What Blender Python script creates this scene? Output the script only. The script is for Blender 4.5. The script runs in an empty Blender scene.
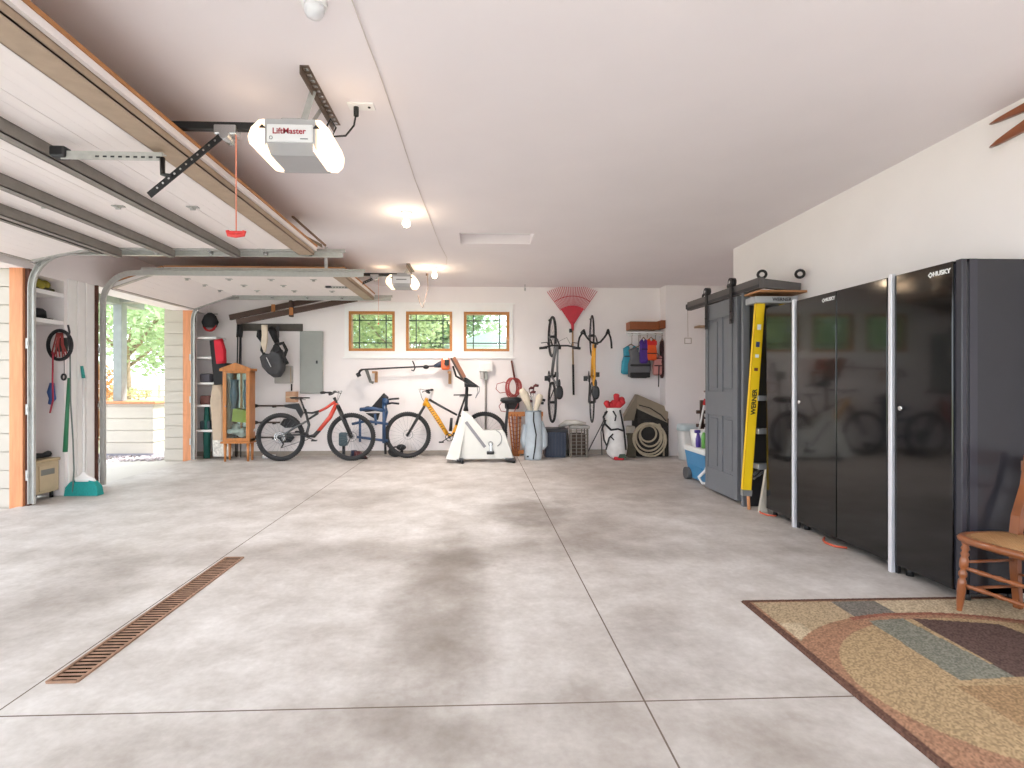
import bpy, bmesh, math, random
from math import sin, cos, pi, radians
from mathutils import Vector, Matrix
random.seed(7)
SC = bpy.context.scene
COL = SC.collection

# ---------------------------------------------------------------- camera, sky, sun, exposure
CAM_H = 1.22; YAW = radians(2.2); FPX = 520.0; PPX, PPY = 498.0, 382.0
cam_d = bpy.data.cameras.new('camera'); cam = bpy.data.objects.new('camera', cam_d); COL.objects.link(cam)
cam.location = (0, 0, CAM_H); cam.rotation_euler = (pi/2, 0, -YAW)
cam_d.sensor_width = 36; cam_d.lens = FPX/1024*36
cam_d.shift_x = (512-PPX)/1024; cam_d.shift_y = (PPY-384)/1024
cam_d.clip_start = 0.05; cam_d.clip_end = 300
SC.camera = cam
world = bpy.data.worlds.new('world'); SC.world = world; world.use_nodes = True
bg = world.node_tree.nodes['Background']
bg.inputs[0].default_value = (0.85, 0.93, 1.0, 1); bg.inputs[1].default_value = 2.1
sun_d = bpy.data.lights.new('sun', 'SUN'); sun_d.energy = 5.0; sun_d.angle = radians(2); sun_d.color = (1, .98, .95)
sun = bpy.data.objects.new('sun', sun_d); COL.objects.link(sun)
sun.rotation_euler = (radians(-18), radians(30), 0); sun.location = (6, -4, 12)
SC.view_settings.view_transform = 'Standard'; SC.view_settings.look = 'None'
SC.view_settings.gamma = 1.0; SC.view_settings.use_curve_mapping = False
SC.view_settings.exposure = 1.04
SC.cycles.use_denoising = True
SC.cycles.max_bounces = 10; SC.cycles.diffuse_bounces = 7; SC.cycles.glossy_bounces = 4
SC.cycles.sample_clamp_indirect = 6.0

# ---------------------------------------------------------------- helpers
_s, _c = sin(YAW), cos(YAW)
def ray(px, py):
    u = (px-PPX)/FPX; v = (PPY-py)/FPX
    return (_s+u*_c, _c-u*_s, v)
def P(px, py, X=None, Y=None, Z=None):
    """a point of the room measured in the photograph, on the plane X=, Y= or Z="""
    d = ray(px, py)
    t = X/d[0] if X is not None else Y/d[1] if Y is not None else (Z-CAM_H)/d[2]
    return Vector((t*d[0], t*d[1], CAM_H+t*d[2]))
def lin(h):
    h = h.lstrip('#'); r = [int(h[i:i+2], 16)/255 for i in (0, 2, 4)]
    return tuple(((c/12.92) if c <= .04045 else ((c+.055)/1.055)**2.4) for c in r)+(1,)
_M = {}
def mat(name, col, rough=.6, metal=0.0, var=.08, scale=8.0, bump=0.0, coat=0.0, stretch=None, spec=None):
    if name in _M: return _M[name]
    m = bpy.data.materials.new(name); m.use_nodes = True; nt = m.node_tree; b = nt.nodes['Principled BSDF']
    b.inputs['Roughness'].default_value = rough; b.inputs['Metallic'].default_value = metal
    if coat: b.inputs['Coat Weight'].default_value = coat; b.inputs['Coat Roughness'].default_value = .05
    if spec is not None: b.inputs['Specular IOR Level'].default_value = spec
    c = lin(col)
    tc = nt.nodes.new('ShaderNodeTexCoord'); mp = nt.nodes.new('ShaderNodeMapping')
    nt.links.new(tc.outputs['Object'], mp.inputs['Vector'])
    if stretch: mp.inputs['Scale'].default_value = stretch
    n = nt.nodes.new('ShaderNodeTexNoise'); n.inputs['Scale'].default_value = scale; n.inputs['Detail'].default_value = 5
    nt.links.new(mp.outputs[0], n.inputs['Vector'])
    r = nt.nodes.new('ShaderNodeValToRGB')
    r.color_ramp.elements[0].position = .3; r.color_ramp.elements[1].position = .7
    r.color_ramp.elements[0].color = tuple(max(0, x*(1-var)) for x in c[:3])+(1,)
    r.color_ramp.elements[1].color = tuple(min(1, x*(1+var)) for x in c[:3])+(1,)
    nt.links.new(n.outputs[0], r.inputs[0]); nt.links.new(r.outputs[0], b.inputs['Base Color'])
    if bump:
        bp = nt.nodes.new('ShaderNodeBump'); bp.inputs['Strength'].default_value = bump; bp.inputs['Distance'].default_value = .01
        nt.links.new(n.outputs[0], bp.inputs['Height']); nt.links.new(bp.outputs[0], b.inputs['Normal'])
    _M[name] = m; return m
def emit(name, col, s):
    m = bpy.data.materials.new(name); m.use_nodes = True; b = m.node_tree.nodes['Principled BSDF']
    b.inputs['Base Color'].default_value = lin(col); b.inputs['Emission Color'].default_value = lin(col)
    b.inputs['Emission Strength'].default_value = s; return m
def glassmat(name, tint='#f4fbf8', rough=.0, ior=1.1):
    m = bpy.data.materials.new(name); m.use_nodes = True; nt = m.node_tree
    nt.nodes.remove(nt.nodes['Principled BSDF']); o = nt.nodes['Material Output']
    t = nt.nodes.new('ShaderNodeBsdfTransparent'); t.inputs[0].default_value = lin(tint)
    g = nt.nodes.new('ShaderNodeBsdfGlossy'); g.inputs['Roughness'].default_value = .02
    f = nt.nodes.new('ShaderNodeFresnel'); f.inputs[0].default_value = 1.45
    mx = nt.nodes.new('ShaderNodeMixShader'); nt.links.new(f.outputs[0], mx.inputs[0])
    nt.links.new(t.outputs[0], mx.inputs[1]); nt.links.new(g.outputs[0], mx.inputs[2]); nt.links.new(mx.outputs[0], o.inputs[0])
    return m

def frame_of(d, up=None):
    d = Vector(d).normalized()
    u = Vector(up) if up is not None else (Vector((0, 0, 1)) if abs(d.z) < .9 else Vector((1, 0, 0)))
    a = d.cross(u)
    if a.length < 1e-6: a = d.cross(Vector((1, 0, 0)))
    a.normalize(); b = a.cross(d).normalized()
    return a, b, d
class G:
    """collects shapes, becomes ONE mesh object"""
    def __init__(s, M=None): s.v = []; s.f = []; s.M = M; s.mi = []; s.cur = 0; s.sm = []
    def add(s, vs, fs, smooth=False):
        k = len(s.v)
        for p in vs:
            p = Vector(p); s.v.append(s.M @ p if s.M else p)
        for f in fs: s.f.append([k+i for i in f]); s.mi.append(s.cur); s.sm.append(smooth)
        return s
    def box(s, a, b):
        x0, y0, z0 = [min(a[i], b[i]) for i in range(3)]; x1, y1, z1 = [max(a[i], b[i]) for i in range(3)]
        return s.add([(x0,y0,z0),(x1,y0,z0),(x1,y1,z0),(x0,y1,z0),(x0,y0,z1),(x1,y0,z1),(x1,y1,z1),(x0,y1,z1)],
              [(0,3,2,1),(4,5,6,7),(0,1,5,4),(1,2,6,5),(2,3,7,6),(3,0,4,7)])
    def rbox(s, a, b, r=.01):
        """box with chamfered edges"""
        x0, y0, z0 = [min(a[i], b[i]) for i in range(3)]; x1, y1, z1 = [max(a[i], b[i]) for i in range(3)]
        r = min(r, (x1-x0)/2.01, (y1-y0)/2.01, (z1-z0)/2.01)
        bm = bmesh.new(); bmesh.ops.create_cube(bm, size=1)
        for v in bm.verts: v.co = Vector(((x0+x1)/2+v.co.x*(x1-x0), (y0+y1)/2+v.co.y*(y1-y0), (z0+z1)/2+v.co.z*(z1-z0)))
        bmesh.ops.bevel(bm, geom=bm.edges[:], offset=r, segments=2, affect='EDGES', profile=.5)
        bm.verts.index_update()
        s.add([v.co.copy() for v in bm.verts], [[v.index for v in f.verts] for f in bm.faces], False); bm.free(); return s
    def bar(s, p, q, w, h, up=None):
        """rectangular bar from p to q; h along up, w across"""
        p = Vector(p); q = Vector(q); a, b, d = frame_of(q-p, up)
        vs = []
        for e in (p, q):
            for (i, j) in ((-1,-1),(1,-1),(1,1),(-1,1)): vs.append(e+a*i*w/2+b*j*h/2)
        return s.add(vs, [(0,3,2,1),(4,5,6,7),(0,1,5,4),(1,2,6,5),(2,3,7,6),(3,0,4,7)])
    def tube(s, pts, r, n=8, closed=False, flat=None):
        pts = [Vector(p) for p in pts]; m = len(pts); rr = r if isinstance(r, (list, tuple)) else [r]*m
        vs = []; pa = None
        for i, p in enumerate(pts):
            if closed: d = pts[(i+1) % m]-pts[i-1]
            else: d = pts[min(i+1, m-1)]-pts[max(i-1, 0)]
            if d.length < 1e-9: d = Vector((0, 0, 1))
            d.normalize()
            if pa is None: a, b, _ = frame_of(d)
            else:
                a = pa-d*pa.dot(d)
                if a.length < 1e-6: a, b, _ = frame_of(d)
                a.normalize(); b = a.cross(d).normalized()
            pa = a
            for k in range(n):
                t = 2*pi*k/n; vs.append(p+a*cos(t)*rr[i]+b*sin(t)*rr[i]*(flat or 1))
        fs = []
        for i in range(m if closed else m-1):
            j = (i+1) % m
            for k in range(n): fs.append((i*n+k, i*n+(k+1) % n, j*n+(k+1) % n, j*n+k))
        s.add(vs, fs, True)
        if not closed:
            k0 = len(s.v)-m*n
            s.f.append([k0+i for i in range(n)][::-1]); s.mi.append(s.cur); s.sm.append(False)
            s.f.append([k0+(m-1)*n+i for i in range(n)]); s.mi.append(s.cur); s.sm.append(False)
        return s
    def cyl(s, p, q, r, r2=None, n=16): return s.tube([p, q], [r, r if r2 is None else r2], n)
    def torus(s, c, R, r, axis=(0,1,0), n=40, m=8, a0=0, a1=2*pi, sx=1, flat=None):
        a, b, _ = frame_of(axis); c = Vector(c); full = abs(a1-a0-2*pi) < 1e-6
        pts = [c+a*cos(t)*R*sx+b*sin(t)*R for t in [a0+(a1-a0)*k/(n if full else n-1) for k in range(n)]]
        return s.tube(pts, r, m, closed=full, flat=flat)
    def sph(s, c, r, n=12, m=8):
        r = Vector(r) if not isinstance(r, (int, float)) else Vector((r, r, r)); c = Vector(c)
        vs = [c+Vector((0, 0, r.z))]
        for i in range(1, m):
            t = pi*i/m
            for k in range(n): u = 2*pi*k/n; vs.append(c+Vector((r.x*sin(t)*cos(u), r.y*sin(t)*sin(u), r.z*cos(t))))
        vs.append(c-Vector((0, 0, r.z))); fs = []
        for k in range(n): fs.append((0, 1+k, 1+(k+1) % n))
        for i in range(m-2):
            for k in range(n): fs.append((1+i*n+k, 1+(i+1)*n+k, 1+(i+1)*n+(k+1) % n, 1+i*n+(k+1) % n))
        L = len(vs)-1
        for k in range(n): fs.append((L, 1+(m-2)*n+(k+1) % n, 1+(m-2)*n+k))
        return s.add(vs, fs, True)
    def loft(s, rings, n=20, p=2.0, smooth=True, cap=True):
        """rings: (cx, cy, z, rx, ry) superellipses"""
        vs = []
        for (cx, cy, z, rx, ry) in rings:
            for k in range(n):
                t = 2*pi*k/n+pi/n; ct, st = cos(t), sin(t)
                vs.append((cx+rx*math.copysign(abs(ct)**(2/p), ct), cy+ry*math.copysign(abs(st)**(2/p), st), z))
        fs = []
        for i in range(len(rings)-1):
            for k in range(n): fs.append((i*n+k, i*n+(k+1) % n, (i+1)*n+(k+1) % n, (i+1)*n+k))
        s.add(vs, fs, smooth)
        if cap:
            k0 = len(s.v)-len(vs); L = (len(rings)-1)*n
            s.f.append([k0+i for i in range(n)][::-1]); s.mi.append(s.cur); s.sm.append(False)
            s.f.append([k0+L+i for i in range(n)]); s.mi.append(s.cur); s.sm.append(False)
        return s
    def prism(s, poly, d0, d1, axis='y', prof=None):
        """polygon (a,b) extruded d0..d1 along axis; prof = [(t, scale)] rounds it like a cushion"""
        prof = prof or [(0, 1), (1, 1)]
        ca = sum(p[0] for p in poly)/len(poly); cb = sum(p[1] for p in poly)/len(poly); n = len(poly); vs = []
        for (t, k) in prof:
            d = d0+(d1-d0)*t
            for (a, b) in poly:
                A = ca+(a-ca)*k; B = cb+(b-cb)*k
                vs.append({'y': (A, d, B), 'x': (d, A, B), 'z': (A, B, d)}[axis])
        fs = []
        for i in range(len(prof)-1):
            for k in range(n): fs.append((i*n+k, i*n+(k+1) % n, (i+1)*n+(k+1) % n, (i+1)*n+k))
        s.add(vs, fs, len(prof) > 2)
        k0 = len(s.v)-len(vs); L = (len(prof)-1)*n
        s.f.append([k0+i for i in range(n)][::-1]); s.mi.append(s.cur); s.sm.append(False)
        s.f.append([k0+L+i for i in range(n)]); s.mi.append(s.cur); s.sm.append(False)
        return s
    def build(s, name, m, parent=None, origin=None, fixn=True):
        me = bpy.data.meshes.new(name)
        off = Vector((0, 0, 0)); T = Matrix.Identity(4)
        if parent is not None: T = wm(parent).inverted(); vs = [T @ v for v in s.v]
        else:
            if origin is None and s.v:
                xs = [v.x for v in s.v]; ys = [v.y for v in s.v]; zs = [v.z for v in s.v]
                origin = Vector(((min(xs)+max(xs))/2, (min(ys)+max(ys))/2, min(zs)))
            off = Vector(origin); vs = [v-off for v in s.v]
        me.from_pydata([tuple(v) for v in vs], [], s.f)
        for mm in (m if isinstance(m, (list, tuple)) else [m]): me.materials.append(mm)
        me.polygons.foreach_set('material_index', s.mi); me.polygons.foreach_set('use_smooth', s.sm)
        if fixn:
            bm = bmesh.new(); bm.from_mesh(me); bmesh.ops.recalc_face_normals(bm, faces=bm.faces); bm.to_mesh(me); bm.free()
        me.update()
        o = bpy.data.objects.new(name, me); COL.objects.link(o)
        if parent is not None: o.parent = parent
        else: o.location = off
        return o
def wm(o):
    m = Matrix.Translation(o.location) @ o.rotation_euler.to_matrix().to_4x4()
    return (wm(o.parent) @ m) if o.parent else m
def tag(o, label, cat, group=None, kind=None):
    if label: o['label'] = label
    if cat: o['category'] = cat
    if group: o['group'] = group
    if kind: o['kind'] = kind
    return o
def thing(name, loc, label, cat, group=None, rz=0):
    o = bpy.data.objects.new(name, None); COL.objects.link(o); o.location = loc; o.rotation_euler = (0, 0, rz)
    o.empty_display_size = .1
    return tag(o, label, cat, group)
def struct(o): o['kind'] = 'structure'; return o
def text(s, size, m, parent, p, right, up, name='lettering', ext=.001, align='CENTER', label=None, bold=0):
    cu = bpy.data.curves.new('t', 'FONT'); cu.body = s; cu.size = size; cu.extrude = ext; cu.align_x = align; cu.align_y = 'CENTER'
    cu.offset = bold
    t = bpy.data.objects.new('t', cu); COL.objects.link(t)
    me = bpy.data.meshes.new_from_object(t, depsgraph=bpy.context.evaluated_depsgraph_get())
    bpy.data.objects.remove(t); bpy.data.curves.remove(cu)
    r = Vector(right).normalized(); u = Vector(up).normalized(); n = r.cross(u)
    W = Matrix(((r.x, u.x, n.x, p[0]), (r.y, u.y, n.y, p[1]), (r.z, u.z, n.z, p[2]), (0, 0, 0, 1)))
    me.transform((wm(parent).inverted() if parent else Matrix.Identity(4)) @ W)
    me.materials.clear(); me.materials.append(m); me.name = name
    o = bpy.data.objects.new(name, me); COL.objects.link(o); o.parent = parent
    if label: o['label'] = label
    return o
def dup(root, loc, rz=None, label=None, group=None):
    def cp(o, par):
        n = o.copy(); COL.objects.link(n)
        if par: n.parent = par
        for ch in list(o.children): cp(ch, n)
        return n
    r = cp(root, None); r.location = loc
    if rz is not None: r.rotation_euler = (0, 0, rz)
    if label: r['label'] = label
    if group: r['group'] = group
    return r
PUFF = [(0, .8), (.15, .93), (.4, 1), (.6, 1), (.85, .93), (1, .8)]
def pxpoly(pts, Y): return [(lambda w: (w.x, w.z))(P(a, b, Y=Y)) for a, b in pts]

# ---------------------------------------------------------------- materials
WALL = mat('painted_wall', '#f1ebeb', .85, var=.015, scale=3)
CEIL = mat('painted_ceiling', '#ede6e8', .9, var=.015, scale=2)
WHITE = mat('white_paint', '#f3f2f1', .5, var=.02)
BLACK = mat('black_plastic', '#17171a', .45, var=.1)
RUBBER = mat('rubber', '#2b2b2d', .8, var=.15, scale=40)
GALV = mat('galvanised_steel', '#b4b3b0', .4, .3, var=.12, scale=25)
STRUT = mat('brown_grey_strut', '#a8937f', .6, 0, var=.08, scale=12)
STRUTD = mat('dark_grey_strut', '#86807a', .6, 0, var=.08, scale=12)
CEDAR = mat('cedar', '#cf8a5f', .6, var=.14, scale=6, stretch=(6, 6, .6))
CEDARH = mat('cedar_edge', '#b07a4c', .6, var=.16, scale=6)
OAK = mat('honey_oak', '#b9763a', .4, var=.18, scale=7, stretch=(5, 5, .7), coat=.3)
PANEL = mat('garage_door_inner_skin', '#ece4e2', .6, var=.015, scale=4, stretch=(3, .3, 1))
DKBROWN = mat('dark_brown_wood', '#4a342b', .6, var=.15, scale=8, stretch=(.6, 5, 5))
STEEL = mat('bright_steel', '#c9cacb', .25, .9, var=.05)
DSTEEL = mat('dark_steel', '#39393c', .4, .6, var=.1)
REDM = mat('red_paint', '#b3161d', .4, var=.1)
SIDING = mat('beige_siding', '#bcb4aa', .7, var=.03, scale=5)
GREY = mat('panel_grey', '#9fa39f', .55, var=.03)

# ---------------------------------------------------------------- shell
YB = 8.75; CH = 2.82; XL = -4.44; XR = 3.07; YF = -4.2
def floor_mat():
    m = bpy.data.materials.new('concrete_floor'); m.use_nodes = True; nt = m.node_tree; b = nt.nodes['Principled BSDF']
    L = nt.links.new; N = nt.nodes.new
    tc = N('ShaderNodeTexCoord')
    def noise(sc, det=6, st=(1, 1, 1), rough=.55):
        mp = N('ShaderNodeMapping'); mp.inputs['Scale'].default_value = st; L(tc.outputs['Object'], mp.inputs[0])
        n = N('ShaderNodeTexNoise'); n.inputs['Scale'].default_value = sc; n.inputs['Detail'].default_value = det
        n.inputs['Roughness'].default_value = rough; L(mp.outputs[0], n.inputs[0]); return n
    def ramp(src, a, ca, bb, cb):
        r = N('ShaderNodeValToRGB'); r.color_ramp.elements[0].position = a; r.color_ramp.elements[1].position = bb
        r.color_ramp.elements[0].color = lin(ca); r.color_ramp.elements[1].color = lin(cb); L(src, r.inputs[0]); return r
    def mix(fac, c1, c2, t='MIX'):
        x = N('ShaderNodeMixRGB'); x.blend_type = t
        if isinstance(fac, float): x.inputs[0].default_value = fac
        else: L(fac, x.inputs[0])
        for i, c in ((1, c1), (2, c2)):
            if isinstance(c, str): x.inputs[i].default_value = lin(c)
            else: L(c, x.inputs[i])
        return x
    r1 = ramp(noise(.9, 8).outputs[0], .34, '#aea6a1', .66, '#d3cfcd')
    r2 = ramp(noise(3.2, 9, rough=.68).outputs[0], .36, '#a79f97', .66, '#e0dcd9')
    c = mix(.5, r1.outputs[0], r2.outputs[0])
    r3 = ramp(noise(30, 4).outputs[0], .3, '#b9b0a8', .7, '#ffffff'); c = mix(.22, c.outputs[0], r3.outputs[0], 'MULTIPLY')
    # soft old tyre and water stains, each with a place of its own
    sx = N('ShaderNodeSeparateXYZ'); L(tc.outputs['Object'], sx.inputs[0])
    nb = noise(2.4, 5)
    def stain(cx, cy, rx, ry, amt, col):
        nonlocal c
        def ax(o, c0, r):
            a = N('ShaderNodeMath'); a.operation = 'SUBTRACT'; L(sx.outputs[o], a.inputs[0]); a.inputs[1].default_value = c0
            d = N('ShaderNodeMath'); d.operation = 'DIVIDE'; L(a.outputs[0], d.inputs[0]); d.inputs[1].default_value = r
            p = N('ShaderNodeMath'); p.operation = 'POWER'; L(d.outputs[0], p.inputs[0]); p.inputs[1].default_value = 2; return p
        s_ = N('ShaderNodeMath'); s_.operation = 'ADD'; L(ax(0, cx, rx).outputs[0], s_.inputs[0]); L(ax(1, cy, ry).outputs[0], s_.inputs[1])
        q = N('ShaderNodeMath'); q.operation = 'MULTIPLY_ADD'; L(nb.outputs[0], q.inputs[0]); q.inputs[1].default_value = 1.8; L(s_.outputs[0], q.inputs[2])
        mr = N('ShaderNodeMapRange'); mr.interpolation_type = 'SMOOTHSTEP'; L(q.outputs[0], mr.inputs[0])
        mr.inputs[1].default_value = .7; mr.inputs[2].default_value = 2.1; mr.inputs[3].default_value = amt; mr.inputs[4].default_value = 0
        c = mix(mr.outputs[0], c.outputs[0], col, 'MULTIPLY')
    stain(-.2, 3.0, .35, 1.6, 0.74, '#a0948a'); stain(-.6, 3.75, 3.2, .34, 0.42, '#a0948a'); stain(.9, 4.4, .7, .9, 0.50, '#ada299')
    stain(.45, 4.9, .5, .6, 0.69, '#a39b94'); stain(1.9, 6.3, 1.6, 1.8, 0.50, '#b3a698'); stain(-1.2, 5.6, .8, .5, 0.50, '#a89d92')
    stain(-2.4, 2.9, .5, .9, 0.40, '#aaa098'); stain(.25, 1.7, 1.6, .5, 0.50, '#ada298'); stain(.9, 2.4, .35, .5, 0.35, '#9c9188')
    L(c.outputs[0], b.inputs['Base Color'])
    nr = noise(1.5, 4); mr = N('ShaderNodeMapRange'); L(nr.outputs[0], mr.inputs[0]); mr.inputs[3].default_value = .45; mr.inputs[4].default_value = .7
    L(mr.outputs[0], b.inputs['Roughness'])
    bp = N('ShaderNodeBump'); bp.inputs['Strength'].default_value = .12; bp.inputs['Distance'].default_value = .01
    L(noise(12, 6).outputs[0], bp.inputs['Height']); L(bp.outputs[0], b.inputs['Normal'])
    return m
FLOOR = floor_mat(); JOINT = mat('joint_dirt', '#6f635a', 1, spec=0)
g = G(); x0_, x1_, y0_, y1_ = XL-.06, 4.6, YF-.1, YB+.02; jw = .0035
xs = [x0_, -1.777-jw, -1.777+jw, .636-jw, .636+jw, x1_]; ys = [y0_, 1.965-jw, 1.965+jw, y1_]
for i in range(5):
    for j in range(3):
        g.cur = 1 if (i % 2 or j % 2) else 0
        g.add([(xs[i], ys[j], 0), (xs[i+1], ys[j], 0), (xs[i+1], ys[j+1], 0), (xs[i], ys[j+1], 0)], [(0, 1, 2, 3)])
g.cur = 0; g.add([(x0_, y0_, -.15), (x1_, y0_, -.15), (x1_, y1_, -.15), (x0_, y1_, -.15), (x0_, y0_, 0), (x1_, y0_, 0), (x1_, y1_, 0), (x0_, y1_, 0)],
    [(3, 2, 1, 0), (0, 1, 5, 4), (1, 2, 6, 5), (2, 3, 7, 6), (3, 0, 4, 7)])
struct(g.build('floor', [FLOOR, JOINT], origin=(0, 0, 0), fixn=False))
# ceiling with the recessed attic hatch
hx0, hx1, hy0, hy1 = -.2, .607, 5.585, 6.025
g = G()
x0, x1 = XL-.4, 4.8
g.box((x0, YF-.1, CH), (hx0, YB+.1, CH+.15)); g.box((hx1, YF-.1, CH), (x1, YB+.1, CH+.15))
g.box((hx0, YF-.1, CH), (hx1, hy0, CH+.15)); g.box((hx0, hy1, CH), (hx1, YB+.1, CH+.15)); g.box((hx0-.05, hy0-.05, CH+.15), (hx1+.05, hy1+.05, CH+.2))
struct(g.build('ceiling', CEIL))
g = G(); g.rbox((hx0+.004, hy0+.004, CH+.11), (hx1-.004, hy1-.004, CH+.13), .004); g.box((hx0+.3, hy0+.2, CH+.10), (hx0+.33, hy0+.22, CH+.112))
tag(g.build('attic_hatch', WHITE), 'white attic hatch panel set back in the ceiling', 'hatch')
# back wall with three windows
wins = [((348.8, 395), (311.8, 352)), ((406, 452.3), (311.8, 352)), ((463.8, 509.3), (311.8, 352))]
W = []
for (a, b), (c_, d_) in wins:
    p = P(a, c_, Y=YB); q = P(b, d_, Y=YB); W.append((p.x, q.x, 1.22+30.2*.01695*1.0, 2.405))
wz0, wz1 = 1.735, 2.40
g = G(); t = .16
g.box((XL-.3, YB, -.05), (3.1, YB+t, wz0)); g.box((XL-.3, YB, wz1), (3.1, YB+t, CH))
xe = [XL-.3]+[v for w in W for v in w[:2]]+[3.1]
for i in range(0, 8, 2): g.box((xe[i], YB, wz0), (xe[i+1], YB+t, wz1))
struct(g.build('wall_back', WALL))
GLASS = glassmat('window_glass'); MUN = mat('dark_green_muntin', '#3d4a3e', .5)
WOODW = mat('window_cedar', '#b8793a', .5, var=.12, scale=8, coat=.2)
for i, w in enumerate(W):
    a, b = w[0], w[1]; root = bpy.data.objects.new('window_%d' % (i+1), None); COL.objects.link(root); root.location = ((a+b)/2, YB, wz0); struct(root)
    f = .045; g = G()
    g.box((a, YB-.004, wz0), (a+f, YB+.12, wz1)); g.box((b-f, YB-.004, wz0), (b, YB+.12, wz1))
    g.box((a+f, YB-.004, wz0), (b-f, YB+.12, wz0+f)); g.box((a+f, YB-.004, wz1-f), (b-f, YB+.12, wz1))
    g.build('window_frame', WOODW, root)
    g = G(); g.box((a+f, YB+.085, wz0+f), (b-f, YB+.089, wz1-f)); g.build('pane', GLASS, root)
    g = G(); m_ = .018
    for k in (.17, .83):
        xx = a+f+(b-a-2*f)*k; g.box((xx-m_/2, YB+.07, wz0+f), (xx+m_/2, YB+.083, wz1-f))
        zz = wz0+f+(wz1-wz0-2*f)*k; g.box((a+f, YB+.071, zz-m_/2), (b-f, YB+.084, zz+m_/2))
    g.build('muntin_grid', MUN, root)
    if i == 1: G().tube([(b-.3, YB+.03, wz0+f+.004), (b-.34, YB+.02, wz0+f+.03), (b-.27, YB, wz0+f+.035)], .007).build('crank_handle', BLACK, root)
g = G(); tx0, tx1 = P(346, 300, Y=YB).x-.02, P(513, 300, Y=YB).x; tz0, tz1 = wz0-.1, wz1+.13
xe = [tx0]+[v for w in W for v in w[:2]]+[tx1]
g.box((tx0, YB-.02, wz1), (tx1, YB, tz1)); g.box((tx0, YB-.02, tz0), (tx1, YB, wz0))
for i in range(0, 8, 2): g.box((xe[i], YB-.02, wz0), (xe[i+1], YB, wz1))
g.box((tx0-.03, YB-.03, tz1), (tx1+.03, YB, tz1+.02)); g.box((tx0-.03, YB-.035, tz0-.02), (tx1+.03, YB, tz0))
struct(g.build('trim_1', WHITE))
CURB = mat('concrete_curb', '#a39a90', .85, var=.08, scale=9)
g = G(); g.box((XL-.2, YB-.035, 0), (3.1, YB, .075)); struct(g.build('baseboard_back', CURB))
# right wall, alcove
g = G(); g.box((XR, YF-.1, 0), (XR+.14, 6.143, CH)); struct(g.build('wall_right', WALL))
g = G(); g.box((3.1, 8.49, 0), (4.7, YB+.16, CH)); struct(g.build('wall_alcove_back', WALL))
g = G(); g.box((4.6, 6.0, 0), (4.7, 8.5, CH)); g.box((XR+.14, 5.95, 0), (4.7, 6.1, CH)); struct(g.build('wall_alcove_side', WALL))
# wall behind the camera, with a wide opening added to let in daylight
g = G(); g.box((x0, YF-.2, 0), (-4.1, YF, CH)); g.box((2.8, YF-.2, 0), (x1, YF, CH)); g.box((-4.1, YF-.2, 2.6), (2.8, YF, CH)); struct(g.build('wall_front', WALL))
# left wall: openings y -3.6..-.35 (third bay, unseen, added behind the camera for daylight), .45..5.33, 6.2..8.37
OZ = 2.34
g = G()
xo = XL-.34
g.box((xo, YF-.1, 0), (XL, -3.6, CH)); g.box((xo, -.35, 0), (XL, .45, CH)); g.box((xo, -3.7, OZ), (XL, YB, CH))
# pier between the bays with a shelf nook cut into it
g.box((xo, 5.33, 0), (XL-.32, 6.2, OZ)); g.box((XL-.32, 5.33, 0), (XL, 5.36, OZ)); g.box((XL-.32, 5.76, 0), (XL, 6.2, OZ)); g.box((XL-.32, 5.36, 2.3), (XL, 5.76, OZ))
g.box((xo, 8.37, 0), (XL-.30, YB, OZ)); g.box((XL-.3, 8.37, 0), (XL, 8.40, OZ))
struct(g.build('wall_left', WALL))
# boards on the pier face, door stops
g = G()
for k, yy in enumerate((5.80, 5.93, 6.06)): g.rbox((XL, yy, 0), (XL+.015, yy+.115, OZ), .006)
struct(g.build('trim_2', WHITE))
g = G(); g.box((XL-.34, 5.31, 0), (XL-.02, 5.33, OZ)); g.box((XL-.02, 5.30, 0), (XL+.02, 5.33, OZ)); g.box((XL-.30, 8.345, 0), (XL+.0, 8.37, OZ))
g.box((XL-.02, 6.2, 0), (XL+.03, 6.225, OZ))
struct(g.build('trim_3', mat('dark_door_stop', '#5c3a30', .7)))
# far jambs: cedar board facing the camera, then the siding of the outer wall return
def jamb(n, y, xa, xb, xc):
    g = G(); g.box((xb, y-.03, -.02), (xa, y, OZ)); struct(g.build('trim_%d' % n, CEDAR))
    g = G(); g.box((xc, y+.0, -.05), (xb, y+.25, 2.5))
    k = 0; z = 0
    while z < 2.3:
        g.add([(xc, y-.022, z), (xb, y-.022, z), (xb, y-.016, z+.17), (xc, y-.016, z+.17), (xc, y, z), (xb, y, z), (xb, y, z+.17), (xc, y, z+.17)], [(0,1,2,3),(4,7,6,5),(0,4,5,1),(1,5,6,2),(2,6,7,3),(3,7,4,0)]); z += .18
    struct(g.build('wall_outer_%d' % n, SIDING))
jamb(4, 5.30, XL-.02, P(12, 400, Y=5.3).x, -5.6)
jamb(5, 8.34, XL-.0, P(184, 400, Y=8.34).x, P(165, 400, Y=8.34).x)
# roof eave outside
g = G(); g.box((XL-.9, YF-.5, 2.95), (5, YB+.5, 3.1)); struct(g.build('roof', mat('roof_shingle', '#6b655e', .9)))

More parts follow.
